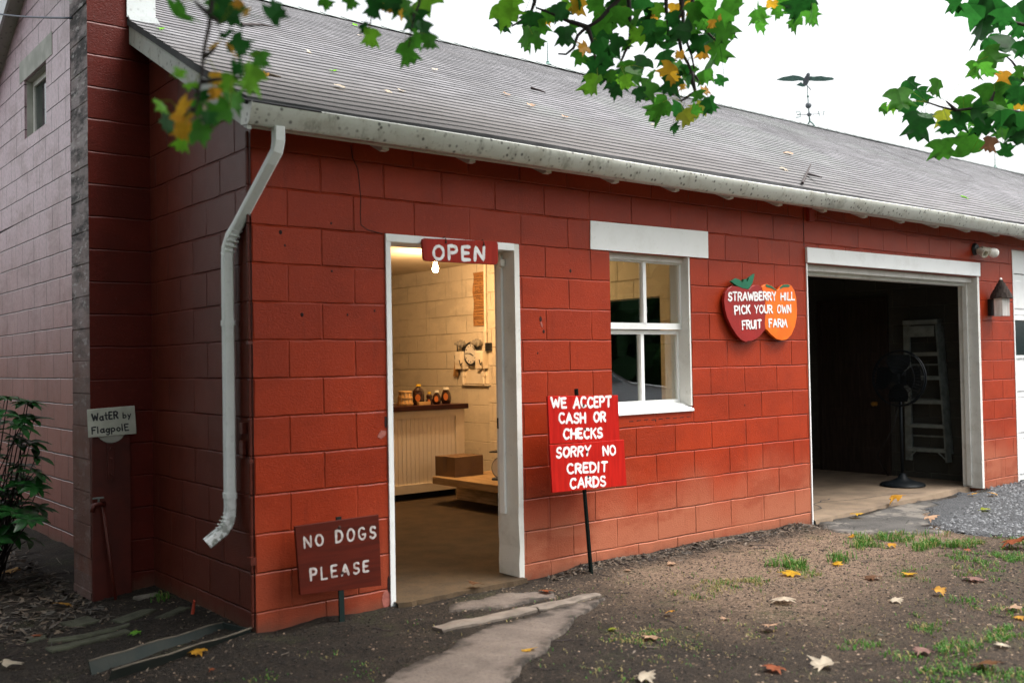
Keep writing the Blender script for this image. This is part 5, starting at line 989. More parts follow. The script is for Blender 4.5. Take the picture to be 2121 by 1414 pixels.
# on the partition wall (face x = 4.5)
S = thing('wall_clock', 'round black rimmed wall clock between the two electrical boxes', 'clock', (4.47, 4.05, 1.49))
f_ = MB(); f_.lathe([(0, 0), (.135, 0), (.138, .02), (.13, .035), (.112, .035), (.112, .026), (.0, .026)], (4.470, 4.085, 1.490), '-X', 30); f_.build('rim', M['black'], S, smooth=True, angle=40)
MB().lathe([(0, 0), (.112, 0), (.112, .002), (0, .002)], (4.443, 4.085, 1.490), '-X', 30).build('face', M['clockface'], S)
f_ = MB()
for k in range(12): a = math.pi*k/6; f_.obox((4.440, 4.085+.092*math.sin(a), 1.49+.092*math.cos(a)), (.002, .008, .018), Matrix.Rotation(-a, 3, 'X'))
f_.build('hour_mark', M['ink'], S)
for ln, w_, a in ((.085, .008, math.radians(276)), (.055, .011, math.radians(113))):   # seen from -x, clockwise runs towards -y
    f_ = MB(); dy, dz = -math.sin(a), math.cos(a); f_.tube([(4.438, 4.085-dy*.015, 1.49-dz*.015), (4.438, 4.085+dy*ln, 1.49+dz*ln)], w_/2, 6); f_.build('hand', M['ink'], S)
def ebox(name, y0, y1, z0, z1, lab, my):
    o = thing(name, lab, 'electrical box', (4.45, (y0+y1)/2, (z0+z1)/2), 'electrical boxes beside the wall clock')
    MB().bbox((4.455, (y0+y1)/2, (z0+z1)/2), (.088, y1-y0, z1-z0), b=.006).build('box', M['elec'], o)
    f_ = MB(); f_.bbox((4.408, (y0+y1)/2+.008, (z0+z1)/2+.02), (.008, (y1-y0)*.72, (z1-z0)*.62), b=.003); f_.build('cover', M['elec'], o)
    f_ = MB(); f_.tube([(4.40, y0-.004, (z0+z1)/2-.03), (4.36, y0-.03, (z0+z1)/2-.06), (4.35, y0-.02, (z0+z1)/2+.0)], .006, 6); f_.build('lever', M['black'], o)
    f_ = MB(); f_.lathe([(0, 0), (.036, 0), (.038, .03), (.046, .032), (.046, .048), (.032, .052), (.030, .09), (.014, .10), (.013, .125), (.0, .125)], (4.47, my, z1+.085), '-X', 20); f_.build('meter', M['glassy'], o, smooth=True, angle=40)
    f_ = MB(); f_.tube([(4.46, my, z1-.005), (4.46, my, z1+.06)], .018, 8); f_.build('pipe', M['black'], o)
    f_ = MB(); f_.tube([(4.46, (y0+y1)/2-.02, z0+.005), (4.46, (y0+y1)/2-.02, z0-.17)], .018, 8); f_.bbox((4.465, (y0+y1)/2-.02, z0-.06), (.05, .06, .05), b=.004); f_.build('pipe', M['elec'], o, smooth=False)
ebox('meter_box', 4.20, 4.35, 1.32, 1.52, 'cream meter box left of the wall clock', 4.25); ebox('meter_box', 3.83, 3.965, 1.322, 1.525, 'rust stained cream switch box right of the wall clock', 3.95)
f_ = MB(); f_.bbox((4.487, 4.02, 1.225), (.022, .56, .14), b=.003); f_.box(4.46, 4.50, 3.76, 4.31, 1.135, 1.147)
tag(f_.build('mounting_board', M['elec'], org=(4.49, 4.02, 1.15)), 'cream mounting board under the clock and electrical boxes', 'board')
f_ = MB(); f_.tube([(4.477, 3.845, 2.49), (4.477, 3.85, 1.53)], .016, 8); f_.box(4.462, 4.49, 3.825, 3.87, 1.72, 1.74)
tag(f_.build('conduit', M['elec'], smooth=False, org=(4.477, 3.845, 1.53)), 'cream conduit pipe running up the shop wall to the ceiling', 'pipe')
f_ = MB(); f_.bbox((4.47, 3.775, 1.56), (.06, .09, .09), b=.004); tag(f_.build('junction_box', M['black'], org=(4.47, 3.775, 1.52)), 'small black junction box beside the conduit', 'electrical box')
f_ = MB(); f_.box(4.474, 4.4995, 3.655, 3.80, .03, 2.498); tag(f_.build('post', M['cream'], org=(4.49, 3.73, .03)), 'cream painted upright board against the shop wall', 'board')
S = thing('whisk_broom', 'straw whisk broom hung on the shop wall left of the meter box', 'broom', (4.48, 4.40, 1.25))
f_ = MB(); f_.tube([(4.48, 4.395, 1.58), (4.48, 4.395, 1.47)], .006, 6); f_.bbox((4.475, 4.40, 1.455), (.03, .05, .05), b=.004); f_.build('handle', M['black'], S)
f_ = MB()
for k in range(24): a = random.uniform(-1, 1); f_.tube([(4.475+random.uniform(-.012, .012), 4.40+a*.02, 1.44), (4.470+random.uniform(-.02, .02), 4.40+a*.05, 1.22+random.uniform(0, .04))], [.006, .004], 5)
f_.build('bristles', M['straw'], S)
S = thing('paper_list', 'long curling strip of brown paper with handwriting on the shop wall', 'paper', (4.49, 4.0, 1.8))
f_ = MB(); n = 14; vs = []
for i in range(n+1):
    z = 1.80+.60*i/n; cy_ = .012*math.sin(i*.9)
    for y in (3.87, 3.94, 4.01, 4.085): vs.append((4.497-.010*abs(math.sin(i*.55+y*9))-.002, y+cy_, z))
f_.add(vs, [(i*4+k, i*4+k+1, (i+1)*4+k+1, (i+1)*4+k) for i in range(n) for k in range(3)]); pp = f_.build('sheet', M['paper'], S)
f_ = MB(); z = 2.37
for k in range(26):
    z -= random.choice((.016, .02, .032)); 
    if z < 1.82: break
    y = 4.07; 
    while y > 3.90:
        l_ = random.uniform(.012, .035)
        if random.random() < .78: f_.tube([(4.4835, y, z), (4.4835, y-l_*.3, z+.004), (4.4835, y-l_*.6, z-.003), (4.4835, y-l_, z+.002)], .0022, 4)
        y -= l_+.008
f_.build('handwriting', M['ink'], pp)

# ------------------------------------------------------------------ garage interior
S = thing('stepladder', 'folded aluminium stepladder hung on the dark garage wall behind the fan', 'ladder', (8.12, .85, .25))
f_ = MB(); zt2, zb = 1.745, .235; yl = (1.03, .66); yb = (1.03, .58); xo = 8.12
ra = lambda t: Vector((xo-.02*t, .935, zt2+(zb-zt2)*t)); rb_ = lambda t: Vector((xo-.02*t, .575-.09*t, zt2+(zb-zt2)*t))
for g in (ra, rb_):
    a, b = g(0), g(1); f_.obox((a+b)/2, (.075, .022, (a-b).length), (a-b).to_track_quat('Z', 'X').to_matrix() @ Matrix.Rotation(math.pi/2, 3, 'Z'))
f_.build('rail', M['ladder'], S)
for k in range(5):
    t = .225+k*.172; a, b = ra(t), rb_(t); c = (a+b)/2; f_ = MB(); f_.obox(c, (.085, (a-b).length, .022)); f_.obox(c+Vector((-.04, 0, -.012)), (.006, (a-b).length, .035)); o = f_.build('step', M['ladder'], S)
f_ = MB(); f_.bbox((xo, .755, zt2+.0), (.11, .40, .05), b=.006); f_.obox((xo-.03, .755, zt2-.10), (.012, .30, .12)); f_.build('top_cap', M['ladder'], S)
f_ = MB(); 
for t, u_ in ((.915, .99), ): 
    for g, sg in ((ra, -1), (rb_, 1)): p0 = g(.99); p1 = g(.915); f_.tube([p0+Vector((-.03, -sg*-.0, 0)), p1+Vector((-.03, sg*.12, 0))], .008, 6)
f_.build('brace', M['ladder'], S)
f_ = MB()
for a, b in (((8.175, .95, 1.70), (8.175, .94, .33)), ((8.175, .56, 1.70), (8.175, .485, .32))): a, b = Vector(a), Vector(b); f_.obox((a+b)/2, (.03, .02, (a-b).length), (a-b).to_track_quat('Z', 'Y').to_matrix())
for z in (.50, .9, 1.28): f_.obox((8.175, .73, z), (.02, .42, .02))
f_.build('rear_frame', M['ladder'], S)
S = thing('pedestal_fan', 'dark pedestal fan with a round wire cage standing in the garage', 'fan', (7.42, .63, .04))
bx, by = 7.42, .63
f_ = MB(); f_.lathe([(0, 0), (.215, 0), (.225, .012), (.21, .03), (.12, .05), (.05, .085), (.032, .13), (.0, .135)], (bx, by, .037), seg=28); f_.build('base', M['fan'], S, smooth=True, angle=45)
MB().tube([(bx, by, .14), (bx, by, 1.05)], .017, 10).build('pole', M['fan'], S, smooth=True)
c = Vector((bx-.03, by-.01, 1.15)); d = Vector((-1, -.04, .05)).normalized(); Rf = d.to_track_quat('Z', 'Y').to_matrix()
f_ = MB(); f_.lathe([(0, -.17), (.05, -.165), (.075, -.13), (.08, -.04), (.05, .0), (0, 0)], c, R=Rf, seg=18); f_.tube([(bx, by, 1.03), c+Rf @ Vector((0, 0, -.1))], .022, 8)
f_.build('motor', M['fan'], S, smooth=True, angle=45)
f_ = MB(); Rr = .285; seg = 40
def ring(r_, z_, th): f_.tube([c+Rf @ Vector((r_*math.cos(2*math.pi*k/seg), r_*math.sin(2*math.pi*k/seg), z_)) for k in range(seg+1)], th, 5, False)
for r_, z_, th in ((Rr, 0, .010), (Rr*.99, .03, .006), (.20, .075, .003), (.12, .088, .003), (.05, .092, .006), (.20, -.09, .003), (.10, -.12, .003)): ring(r_, z_, th)
for k in range(44):
    a = 2*math.pi*k/44; u_ = Vector((math.cos(a), math.sin(a), 0))
    f_.tube([c+Rf @ (u_*.045+Vector((0, 0, .09))), c+Rf @ (u_*.2+Vector((0, 0, .078))), c+Rf @ (u_*Rr+Vector((0, 0, .02)))], .0014, 4, False)
    if k % 2 == 0: f_.tube([c+Rf @ (u_*.08+Vector((0, 0, -.12))), c+Rf @ (u_*.2+Vector((0, 0, -.09))), c+Rf @ (u_*Rr+Vector((0, 0, -.005)))], .0014, 4, False)
f_.lathe([(0, .09), (.045, .09), (.04, .10), (0, .102)], c, R=Rf, seg=16); f_.build('cage', M['fan'], S)
f_ = MB()
for k in range(4):
    a0 = math.pi/2*k; vs = []
    for i in range(6):
        r_ = .04+.045*i
        for s_ in (-1, 1): an = a0+s_*(.42+.28*math.sin(i/5*math.pi)); vs.append(c+Rf @ Vector((r_*math.cos(an), r_*math.sin(an), .02+s_*.022)))
    f_.add(vs, [(i*2, i*2+1, i*2+3, i*2+2) for i in range(5)])
f_.build('blade', M['fan'], S)
f_ = MB(); f_.tube([(bx+.02, by+.0, .98), (bx+.10, by+.15, .62), (bx+.22, by+.42, .30), (8.1, 1.2, .04)], .006, 6); f_.build('cord', M['black'], S, smooth=True)
f_ = MB(); f_.bbox((6.0, 1.0, 2.245), (.10, .06, .04), b=.008); f_.lathe([(0, 0), (.03, 0), (.03, .02), (0, .02)], (6.0, 1.0, 2.205), seg=12); tag(f_.build('ceiling_fitting', M['lampcream'], org=(6, 1, 2.26)), 'small pale fitting under the garage ceiling joists', 'light fixture')

# ------------------------------------------------------------------ foot of the chimney
S = thing('water_spigot', 'thin red pipe with a small tap leaning on the chimney board', 'tap', (-.27, 1.42, -.1))
f_ = MB(); f_.tube([(-.335, 1.45, .56), (-.262, 1.40, -.16)], .010, 8); f_.build('pipe', M['redpaint'], S, smooth=True)
f_ = MB(); f_.tube([(-.325, 1.44, .555), (-.36, 1.43, .565), (-.40, 1.415, .56), (-.408, 1.412, .52)], .015, 8); f_.build('spout', M['redpaint'], S, smooth=True)
f_ = MB(); f_.tube([(-.365, 1.43, .57), (-.365, 1.43, .60)], .006, 6); f_.box(-.40, -.335, 1.422, 1.438, .597, .605); f_.build('handle', M['ladder'], S)
bk = MB(); bk.bbox((-.125, 1.28, -.055), (.155, .09, .11), RZ(.1), .012); tag(bk.build('brick', M['stone'], org=(-.125, 1.28, -.11)), 'grey brick in the corner between chimney and shop wall', 'brick')
bk = MB(); bk.tube([(-.10, .66, -.08), (-.09, .63, .03), (-.10, .59, .08)], [.012, .016, .010], 6, flat=(Vector((1, 0, 0)), .4)); tag(bk.build('plastic_stake', M['screwpale'], org=(-.1, .62, -.09)), 'curved orange red plastic stake at the foot of the return wall', 'stake')
def slab(name, pts, mat, th, lab, cat, grp=None):
    mb = MB(); zz = max(gh(x, y) for x, y in pts); q = []
    for i, p in enumerate(pts):
        n_ = pts[(i+1) % len(pts)]
        for k in range(5): t = k/5; x = p[0]+(n_[0]-p[0])*t; y = p[1]+(n_[1]-p[1])*t; q.append((x+.012*fbm(x, y, 1, 9), y+.012*fbm(x, y, 4, 9)))
    mb.prism(q, lambda a, b, h: (a, b, gh(a, b)+th-.008-h), .05, .006); return tag(mb.build(name, mat, org=(pts[0][0], pts[0][1], zz)), lab, cat, grp)
slab('stepping_stone', [(-.66, 1.18), (-.50, 1.19), (-.47, 1.03), (-.60, 1.0)], M['moss'], .022, 'mossy stepping stone before the chimney corner, leftmost of the larger three', 'stone', 'mossy stones by the chimney')
slab('stepping_stone', [(-.45, .95), (-.24, 1.03), (-.20, .90), (-.42, .80)], M['moss'], .020, 'mossy stepping stone at the foot of the leaning red pipe', 'stone', 'mossy stones by the chimney')
slab('stepping_stone', [(-.27, .74), (-.09, .84), (-.06, .76), (-.25, .65)], M['moss'], .018, 'mossy stepping stone nearest the orange red plastic stake', 'stone', 'mossy stones by the chimney')
slab('stepping_stone', [(-.86, 1.08), (-.76, 1.06), (-.78, .97), (-.88, .99)], M['moss'], .016, 'smallest mossy stone, farthest from the wall', 'stone', 'mossy stones by the chimney')
slab('mossy_plank', [(-.84, .76), (-.46, .66), (-.45, .58), (-.83, .66)], M['moss'], .022, 'long mossy plank sunk in the soil behind the trough', 'plank')
slab('mossy_plank', [(-.78, .93), (-.40, .76), (-.42, .71), (-.80, .86)], M['moss'], .018, 'narrow mossy plank between the trough plank and the stones', 'plank')
# spill trough: a length of open channel
t0 = Vector((-.80, -.05, -.052)); t1 = Vector((-.055, .115, -.028)); ax = (t1-t0).normalized(); sd_ = Vector((-ax.y, ax.x, 0)); L_ = (t1-t0).length
pr = [(-.115, .055), (-.125, .055), (-.075, -.035), (.075, -.035), (.125, .055), (.115, .055), (.068, -.024), (-.068, -.024)]
tr = MB(); vs = []
for k in range(9):
    for a, z in pr: p_ = t0+ax*(L_*k/8)+sd_*(a*(1-.12*(k == 0))); vs.append((p_.x, p_.y, p_.z+z+.004*math.sin(k*1.9+a*9)))
tr.add(vs, [(k*8+i, k*8+(i+1) % 8, (k+1)*8+(i+1) % 8, (k+1)*8+i) for k in range(8) for i in range(8)]+[tuple(range(8))[::-1], tuple(64+i for i in range(8))])
e0 = t1; tr.add([e0+sd_*a+Vector((0, 0, z)) for a, z in ((-.12, .055), (.12, .055), (.07, -.03), (-.07, -.03))]+[e0-ax*.012+sd_*a+Vector((0, 0, z)) for a, z in ((-.12, .055), (.12, .055), (.07, -.03), (-.07, -.03))], [(0, 1, 2, 3), (7, 6, 5, 4), (0, 4, 5, 1)])
tro = tag(tr.build('drain_trough', M['trough'], org=t0), 'dark green open drain trough lying under the downspout', 'trough')
rm = MB()
for sg in (1, -1): rm.tube([t0+ax*(L_*k/8)+sd_*(sg*.119*(1-.12*(k == 0)))+Vector((0, 0, .056+.004*math.sin(k*1.9+sg))) for k in range(9)], .008, 6, flat=(Vector((0, 0, 1)), .5))
rm.build('rim', M['mud'], tro)
# ------------------------------------------------------------------ leaves
HALF = [(0, 0), (.08, -.05), (.28, -.06), (.46, .02), (.68, .20), (.47, .29), (.35, .42), (.46, .56), (.66, .88), (.37, .75), (.17, .93), (0, .78)]
MID = [0, .04, .09, .16, .25, .33, .42, .52, .62, .67, .73, .78]
def leaf(mb, base, tipdir, nrm, size, fold=.25, curl=.3, mi=0, twist=0.):
    """tulip tree leaf: lobed outline, folded on its midrib and curled; unit length 0..~.9 along tipdir"""
    t = Vector(tipdir).normalized(); n_ = Vector(nrm); n_ = (n_ - t*n_.dot(t)); n_ = n_.normalized() if n_.length > 1e-4 else t.orthogonal().normalized(); s_ = t.cross(n_)
    mb.cur = mi; ka = random.uniform(.85, 1.1)
    for sg in (1, -1):
        vs = []; kx = random.uniform(.82, 1.08); dx = random.uniform(-.03, .03)
        for (hx, hy), my in zip(HALF, MID):
            for x, y in ((0, my), (hx*.55, my*.45+hy*.55), (hx, hy+dx*hx)):
                x *= kx; z = fold*x - curl*(.55*x*x + .5*(y-.3)**2) + twist*x*y*sg + .03*math.sin(9*y+3*x)*x
                vs.append(Vector(base) + size*(s_*(sg*x*ka) + t*y + n_*z))
        m_ = len(HALF); mb.add(vs, [(i*3+k, i*3+k+1, (i+1)*3+k+1, (i+1)*3+k)[::sg] for i in range(m_-1) for k in range(2)])
KEYS = list('dglyovwbprm'); MATS = [LM[k] for k in KEYS]
def near_on(paths, p):
    best = None
    for q in paths:
        for a, b in zip(q, q[1:]):
            a, b = Vector(a), Vector(b); ab = b-a; t = max(0, min(1, (p-a).dot(ab)/max(ab.length_squared, 1e-9))); c = a+ab*t
            if best is None or (c-p).length < (best-p).length: best = c
    return best
T = thing('tulip_tree', 'lobed green and yellow leaves hanging into the top of the picture on thin dark twigs', 'tree', (-4.6, -3.6, 0))
tk = MB(); tk.tube([(-4.6, -3.6, -.2), (-4.62, -3.58, .5), (-4.58, -3.62, 2.2), (-4.5, -3.7, 4.2), (-4.45, -3.75, 6.5), (-4.4, -3.7, 9)], [.42, .33, .29, .25, .19, .10], 16); tk.build('trunk', M['bark'], T, smooth=True)
LIMB = [[(-4.5, -3.7, 4.0), (-3.2, -3.3, 4.6), (-1.9, -2.7, 4.9), (-.6, -2.1, 4.7), (.6, -1.7, 4.3)], [(-4.5, -3.7, 4.6), (-2.8, -4.2, 5.4), (-.8, -3.6, 5.6), (1.2, -2.9, 5.2), (2.2, -2.6, 4.5), (3.4, -2.9, 4.0), (4.6, -3.5, 3.7)], [(-4.5, -3.7, 5.2), (-5.5, -1.8, 6.2), (-6, 0, 6.6)], [(-4.4, -3.7, 5.6), (-4.2, -6, 6.6), (-2, -8, 7)]]
lb = MB()
for q in LIMB: lb.tube(q, [.10-.085*(i/(len(q)-1)) for i in range(len(q))], 10)
lb.build('branch', M['bark'], T, smooth=True)
RNG = random.Random(4)
def spray(nm, L, W, z_r, sz_k=1., body=.0045):
    tb = MB(); lm = MB()
    up_pts = [Vector(p[0]) for p in W]
    for q in W:
        q = [Vector(p) for p in q]
        # a little hand-drawn crookedness
        r_ = [q[0]]
        for a, b in zip(q, q[1:]): r_ += [a.lerp(b, .5)+Vector((RNG.uniform(-1, 1), RNG.uniform(-1, 1), RNG.uniform(-1, 1)))*.10*(b-a).length*.5, b]
        n = len(r_); tb.tube(r_, [body*(1.25-.85*i/(n-1)) for i in range(n)], 6)
    starts = [Vector(q[0]) for q in W]
    for p in starts:      # every twig that leaves the picture climbs on to the nearest limb
        c = near_on(LIMB, p+Vector((0, 0, .6))); 
        if (c-p).length > .15 and ((p-CAM).dot(rt) > .53*(p-CAM).dot(fw) or (p-CAM).dot(up) > .345*(p-CAM).dot(fw)): tb.tube([p, p.lerp(c, .35)+Vector((0, 0, .08)), p.lerp(c, .7)+Vector((.03, 0, .05)), c], [body*1.25, body*1.8, body*2.4, body*3], 6)
    tb.build('branch', M['twig'], T, smooth=True)
    EX = [(x+RNG.gauss(0, .06), y+RNG.gauss(0, .06)+.12, z+RNG.gauss(0, .05), s_*RNG.uniform(.7, 1), RNG.choice('ddg')) for x, y, z, s_, k in L if RNG.random() < (.30 if nm in ('mid', 'right') else .0)]
    for x, y, z, s_, k in list(L)+EX:
        p = Vector((x, y, z)); v = (CAM-p).normalized(); s_ *= sz_k*RNG.uniform(.85, 1.05)*(.8 if k == 'o' else 1.)
        tip = Vector((RNG.gauss(0, .55), RNG.gauss(0, .45), -1+RNG.gauss(0, .55))); nr = (v + Vector((RNG.gauss(0, .55), RNG.gauss(0, .55), RNG.gauss(0, .45)))).normalized()
        if RNG.random() < .5: nr = -nr
        t = (tip-nr*tip.dot(nr)).normalized(); base = p-t*s_*.42
        leaf(lm, base, t, nr, s_, RNG.uniform(-.1, .5), RNG.uniform(-.1, .7), KEYS.index(k), RNG.uniform(-.3, .3))
        c = near_on(W, base)
        if c and (c-base).length < .42:
            md = (c+base)/2+Vector((0, 0, .02)); lm.cur = KEYS.index('v' if k in 'lgyov' else 'd'); lm.tube([base, md, c], .0012, 4, False)
    lm.norecalc = True; lm.build('foliage', MATS, T, smooth=True)
spray('near', LEAF_NEAR, TWIG_NEAR, 3.0, 1.0, .006)
spray('midleft', LEAF_MIDL, TWIG_MIDL, 3.7, 1.03, .005)
spray('mid', LEAF_MID, TWIG_MID, 4.3, .99, .011)
spray('right', LEAF_RIGHT, TWIG_RIGHT, 4.7, .98, .011)
# the crown over the viewer, with unseen leaf blobs added to darken the left
cr = MB()
def blob(c, r, n, sz):
    for _ in range(n):
        while True:
            d = Vector((RNG.uniform(-1, 1), RNG.uniform(-1, 1), RNG.uniform(-1, 1)))
            if .25 < d.length < 1: break
        p = Vector(c)+Vector((d.x*r[0], d.y*r[1], d.z*r[2])); q = Vector((RNG.gauss(0, 1), RNG.gauss(0, 1), RNG.gauss(0, 1)+.6)).normalized(); a = q.orthogonal().normalized()*sz*RNG.uniform(.6, 1.2); b = q.cross(a)*RNG.uniform(.6, .9)
        cr.cur = RNG.choice((0, 0, 1, 1, 2)); cr.add([p-a-b*.4, p-b, p+a*.8-b*.5, p+a, p+a*.5+b, p-a*.6+b*.8], [(0, 1, 2, 3, 4, 5)])
for c, r, n in (((-4.5, -3.6, 8.2), (3.2, 3.0, 2.2), 900), ((-2.2, -3.4, 6.4), (2.0, 1.7, 1.0), 700), ((-4.8, -2.6, 7.6), (2.2, 2.0, 1.6), 800), ((-4.6, -6.4, 7.4), (2.6, 2.4, 1.6), 700), ((-1.2, -6.4, 6.6), (2.2, 2.4, 1.3), 500), ((-1.2, -1.7, 6.0), (1.3, .9, .7), 380), ((-3.9, -2.0, 4.6), (1.5, 1.4, 1.3), 800), ((-3.2, -1.4, 5.2), (1.6, 1.6, .9), 700), ((-2.9, -.5, 3.4), (1.0, 1.3, 1.3), 700), ((-2.7, 1.4, 1.5), (.9, 1.3, 1.1), 700), ((.9, -1.5, 5.1), (1.8, .9, .6), 2100), ((-1., -.9, 4.9), (.9, .7, .5), 900), ((-.2, -2.3, 5.6), (1.6, 1.0, .7), 1000), ((-.5, -3.6, 6.0), (2.6, 2.0, .9), 1300)): blob(c, r, n, .17)
cr.norecalc = True; cr.build('shade_crown', [LM['d'], LM['g'], LM['l']], T)

# ------------------------------------------------------------------ fallen leaves
for i, (x, y, s_, k, lab) in enumerate(FALLEN):
    lm = MB(); a = RNG.uniform(0, 6.28); z = (gh(x, y) if not (x > .82 and x < 1.8 and y > -.06) else .028) + .012
    tilt = .12 if k in 'wy' else .2
    nr = Vector((RNG.gauss(0, tilt), RNG.gauss(0, tilt), 1)); t = Vector((math.cos(a), math.sin(a), RNG.gauss(0, .1)))
    if 4.7 < x < 8 and -1 < y < .2: z += .016
    sz = s_*RNG.uniform(.85, .98); leaf(lm, Vector((x, y, z+.012))-t*sz*.42, t, nr, sz, RNG.uniform(-.15, .35), RNG.uniform(.1, .8 if k in 'robpm' else .3), 0, RNG.uniform(-.4, .4))
    lm.tube([Vector((x, y, z+.012))-t*sz*.42, Vector((x, y, z+.006))-t*sz*.75], .0016, 4, False)
    zm = min(v.z for v in lm.v); 
    for v in lm.v: v.z += z-.008-zm
    lm.norecalc = True
    o = lm.build('fallen_leaf', LM[k], smooth=True, org=(x, y, z)); tag(o, lab, 'leaf', 'fallen leaves on the ground')
for i, (x, y, z, s_, k) in enumerate(ROOFLEAF):
    lm = MB(); a = RNG.uniform(0, 6.28); nr = Vector((RNG.gauss(0, .3), -.45+RNG.gauss(0, .2), .9)); t = Vector((math.cos(a), math.sin(a), .5*math.sin(a)))
    leaf(lm, Vector((x, y, z+.012))-t*s_*.42, t, nr, s_, RNG.uniform(0, .5), RNG.uniform(.2, 1.), 0, RNG.uniform(-.4, .4)); lm.norecalc = True
    o = lm.build('fallen_leaf', LM[k], smooth=True, org=(x, y, z)); tag(o, 'small dry leaf lying on the grey shingle roof', 'leaf', 'dry leaves scattered on the roof')
for q, lab in zip(ROOFTWIG, ('dark twig on the roof behind the nearest hanging leaves', 'forked twig standing up just above the gutter', 'second twig crossing the forked one above the gutter', 'short pale twig above the downspout end of the gutter', 'short twig in the middle of the roof slope')):
    tb = MB(); tb.tube([Vector(p)+Vector((0, 0, .018+.05*(i == 1 and 'forked' in lab))) for i, p in enumerate(q)], [.012, .006] if len(q) == 2 else [.012, .009, .005], 6); tag(tb.build('twig', M['drytwig'] if 'pale' in lab else M['twig'], org=q[0]), lab, 'twig')

# ------------------------------------------------------------------ grass, crumbs, litter, pebbles: uncountable cover
def gz(x, y): return gh(x, y)
gr = MB(); gr.norecalc = True
def blade(x, y, h_, lean, mi, wd=.003):
    a = RNG.uniform(0, 6.28); d = Vector((math.cos(a), math.sin(a), 0)); s_ = Vector((-d.y, d.x, 0))*wd*RNG.uniform(.7, 1.4); b = Vector((x, y, gz(x, y)-.004)); gr.cur = mi
    p1 = b+Vector((0, 0, h_*.6))+d*lean*h_*.35; p2 = b+Vector((0, 0, h_*(1-.35*lean)))+d*lean*h_*1.0
    gr.add([b-s_, b+s_, p1+s_*.8, p1-s_*.8, p2], [(0, 1, 2, 3), (3, 2, 4)])
def patch(cx, cy, rx, ry, n, h_, rot=0., dry=.15, tuft=10):
    for _ in range(int(n*.52)//tuft):
        while True:
            u_, v_ = RNG.uniform(-1, 1), RNG.uniform(-1, 1)
            if u_*u_+v_*v_ < 1 and RNG.random() < 1.15-(u_*u_+v_*v_): break
        x = cx+u_*rx*math.cos(rot)-v_*ry*math.sin(rot); y = cy+u_*rx*math.sin(rot)+v_*ry*math.cos(rot)
        if fbm(x, y, 21, 3.2) < .02: continue
        for _ in range(tuft): blade(x+RNG.gauss(0, .022), y+RNG.gauss(0, .022), h_*RNG.uniform(.4, 1.25), RNG.uniform(.2, 1.3), 1 if RNG.random() < dry else 0)
patch(3.56, -.90, .34, .16, 3000, .07, -.3); patch(3.38, -.98, .12, .08, 600, .045, 0); patch(4.75, -1.05, .62, .34, 5600, .06, -.9, .25); patch(4.35, -1.0, .30, .18, 1800, .05, -.5); patch(5.1, -1.35, .35, .30, 2200, .045, -.9); patch(4.5, -1.65, .3, .25, 1500, .04, 0)
patch(3.0, -1.02, .5, .18, 1100, .035, -.3, .5, 6); patch(2.4, -1.0, .45, .22, 1300, .03, 0, .65, 6); patch(2.55, -.72, .2, .08, 300, .04, 0, .2, 6); patch(3.9, -1.75, .45, .25, 1200, .035, -.5, .35, 6)
patch(2.5, -2.55, .65, .35, 4200, .035, -.6, .2, 7); patch(2.1, -2.9, .5, .25, 3000, .03, -.6, .2, 7); patch(3.2, -2.3, .5, .3, 1800, .03, -.5, .3, 7); patch(1.55, -1.65, .5, .35, 1300, .02, 0, .6, 6); patch(.95, -1.75, .3, .2, 500, .02, 0, .6, 6); patch(-.2, -.75, .5, .4, 900, .018, 0, .3, 5); patch(-.6, -.75, .4, .3, 500, .018, 0, .3, 5); patch(1.4, -1.35, .25, .15, 400, .022, 0, .55, 6); patch(-.1, 1.15, .06, .12, 160, .05, 0, .1, 8)
for _ in range(1500):
    x = RNG.uniform(.6, 5); y = RNG.uniform(-3.2, -.35); blade(x, y, RNG.uniform(.01, .03), RNG.uniform(.3, 1.3), 1 if RNG.random() < .5 else 0, .002)
gr.build('grass', [M['grass'], M['drygrass']], kind='stuff')
def crumbs(name, mats, n, samp, s0, s1, flat=.6, zoff=0.):
    mb = MB(); mb.norecalc = True
    base = [(0, 0, 1), (.9, 0, -.3), (-.45, .8, -.3), (-.45, -.8, -.3)] ; octa = [(1, 0, 0), (-1, 0, 0), (0, 1, 0), (0, -1, 0), (0, 0, 1), (0, 0, -1)]; of = [(0, 2, 4), (2, 1, 4), (1, 3, 4), (3, 0, 4), (2, 0, 5), (1, 2, 5), (3, 1, 5), (0, 3, 5)]
    for _ in range(n):
        p = samp()
        if p is None: continue
        x, y = p; s_ = s0+(s1-s0)*RNG.random()**2.5; z = gz(x, y)+zoff+s_*.25; a = RNG.uniform(0, 6.28); ca, sa = math.cos(a), math.sin(a); mb.cur = RNG.randrange(len(mats)) if len(mats) > 1 else 0
        if name == 'soil_crumbs' and x < 1.6*RNG.random()+.2 and RNG.random() < .9: mb.cur = RNG.randrange(3)
        j = [RNG.uniform(.55, 1.15) for _ in octa]
        mb.add([(x+(ca*q[0]*1.2-sa*q[1])*s_*k, y+(sa*q[0]*1.2+ca*q[1])*s_*k, z+q[2]*s_*flat*k) for q, k in zip(octa, j)], of)
    return mb.build(name, mats, kind='stuff')
E_ = [simple('dark crumb', (.022, .017, .014), (.014, .011, .009), .95), simple('tan crumb', (.15, .10, .068), (.085, .058, .04), .95), simple('pale crumb', (.30, .215, .155), (.2, .145, .105), .95)]
def s_near():
    r_ = RNG.random()
    if r_ < .75: x = RNG.uniform(-1.1, 5.6); y = RNG.uniform(-3.1, -.03)
    else: x = RNG.uniform(-1.3, .0); y = RNG.uniform(-.6, 1.6)
    if .4 < x < 1.75 and -1.35 < y < -.72 and abs((y+.95)-(x-1.)*.62) < .3 and RNG.random() < .8: return None
    if x > 5.0 and y > -1.1: return None
    if 0 < x and y > -.02: return None
    return x, y
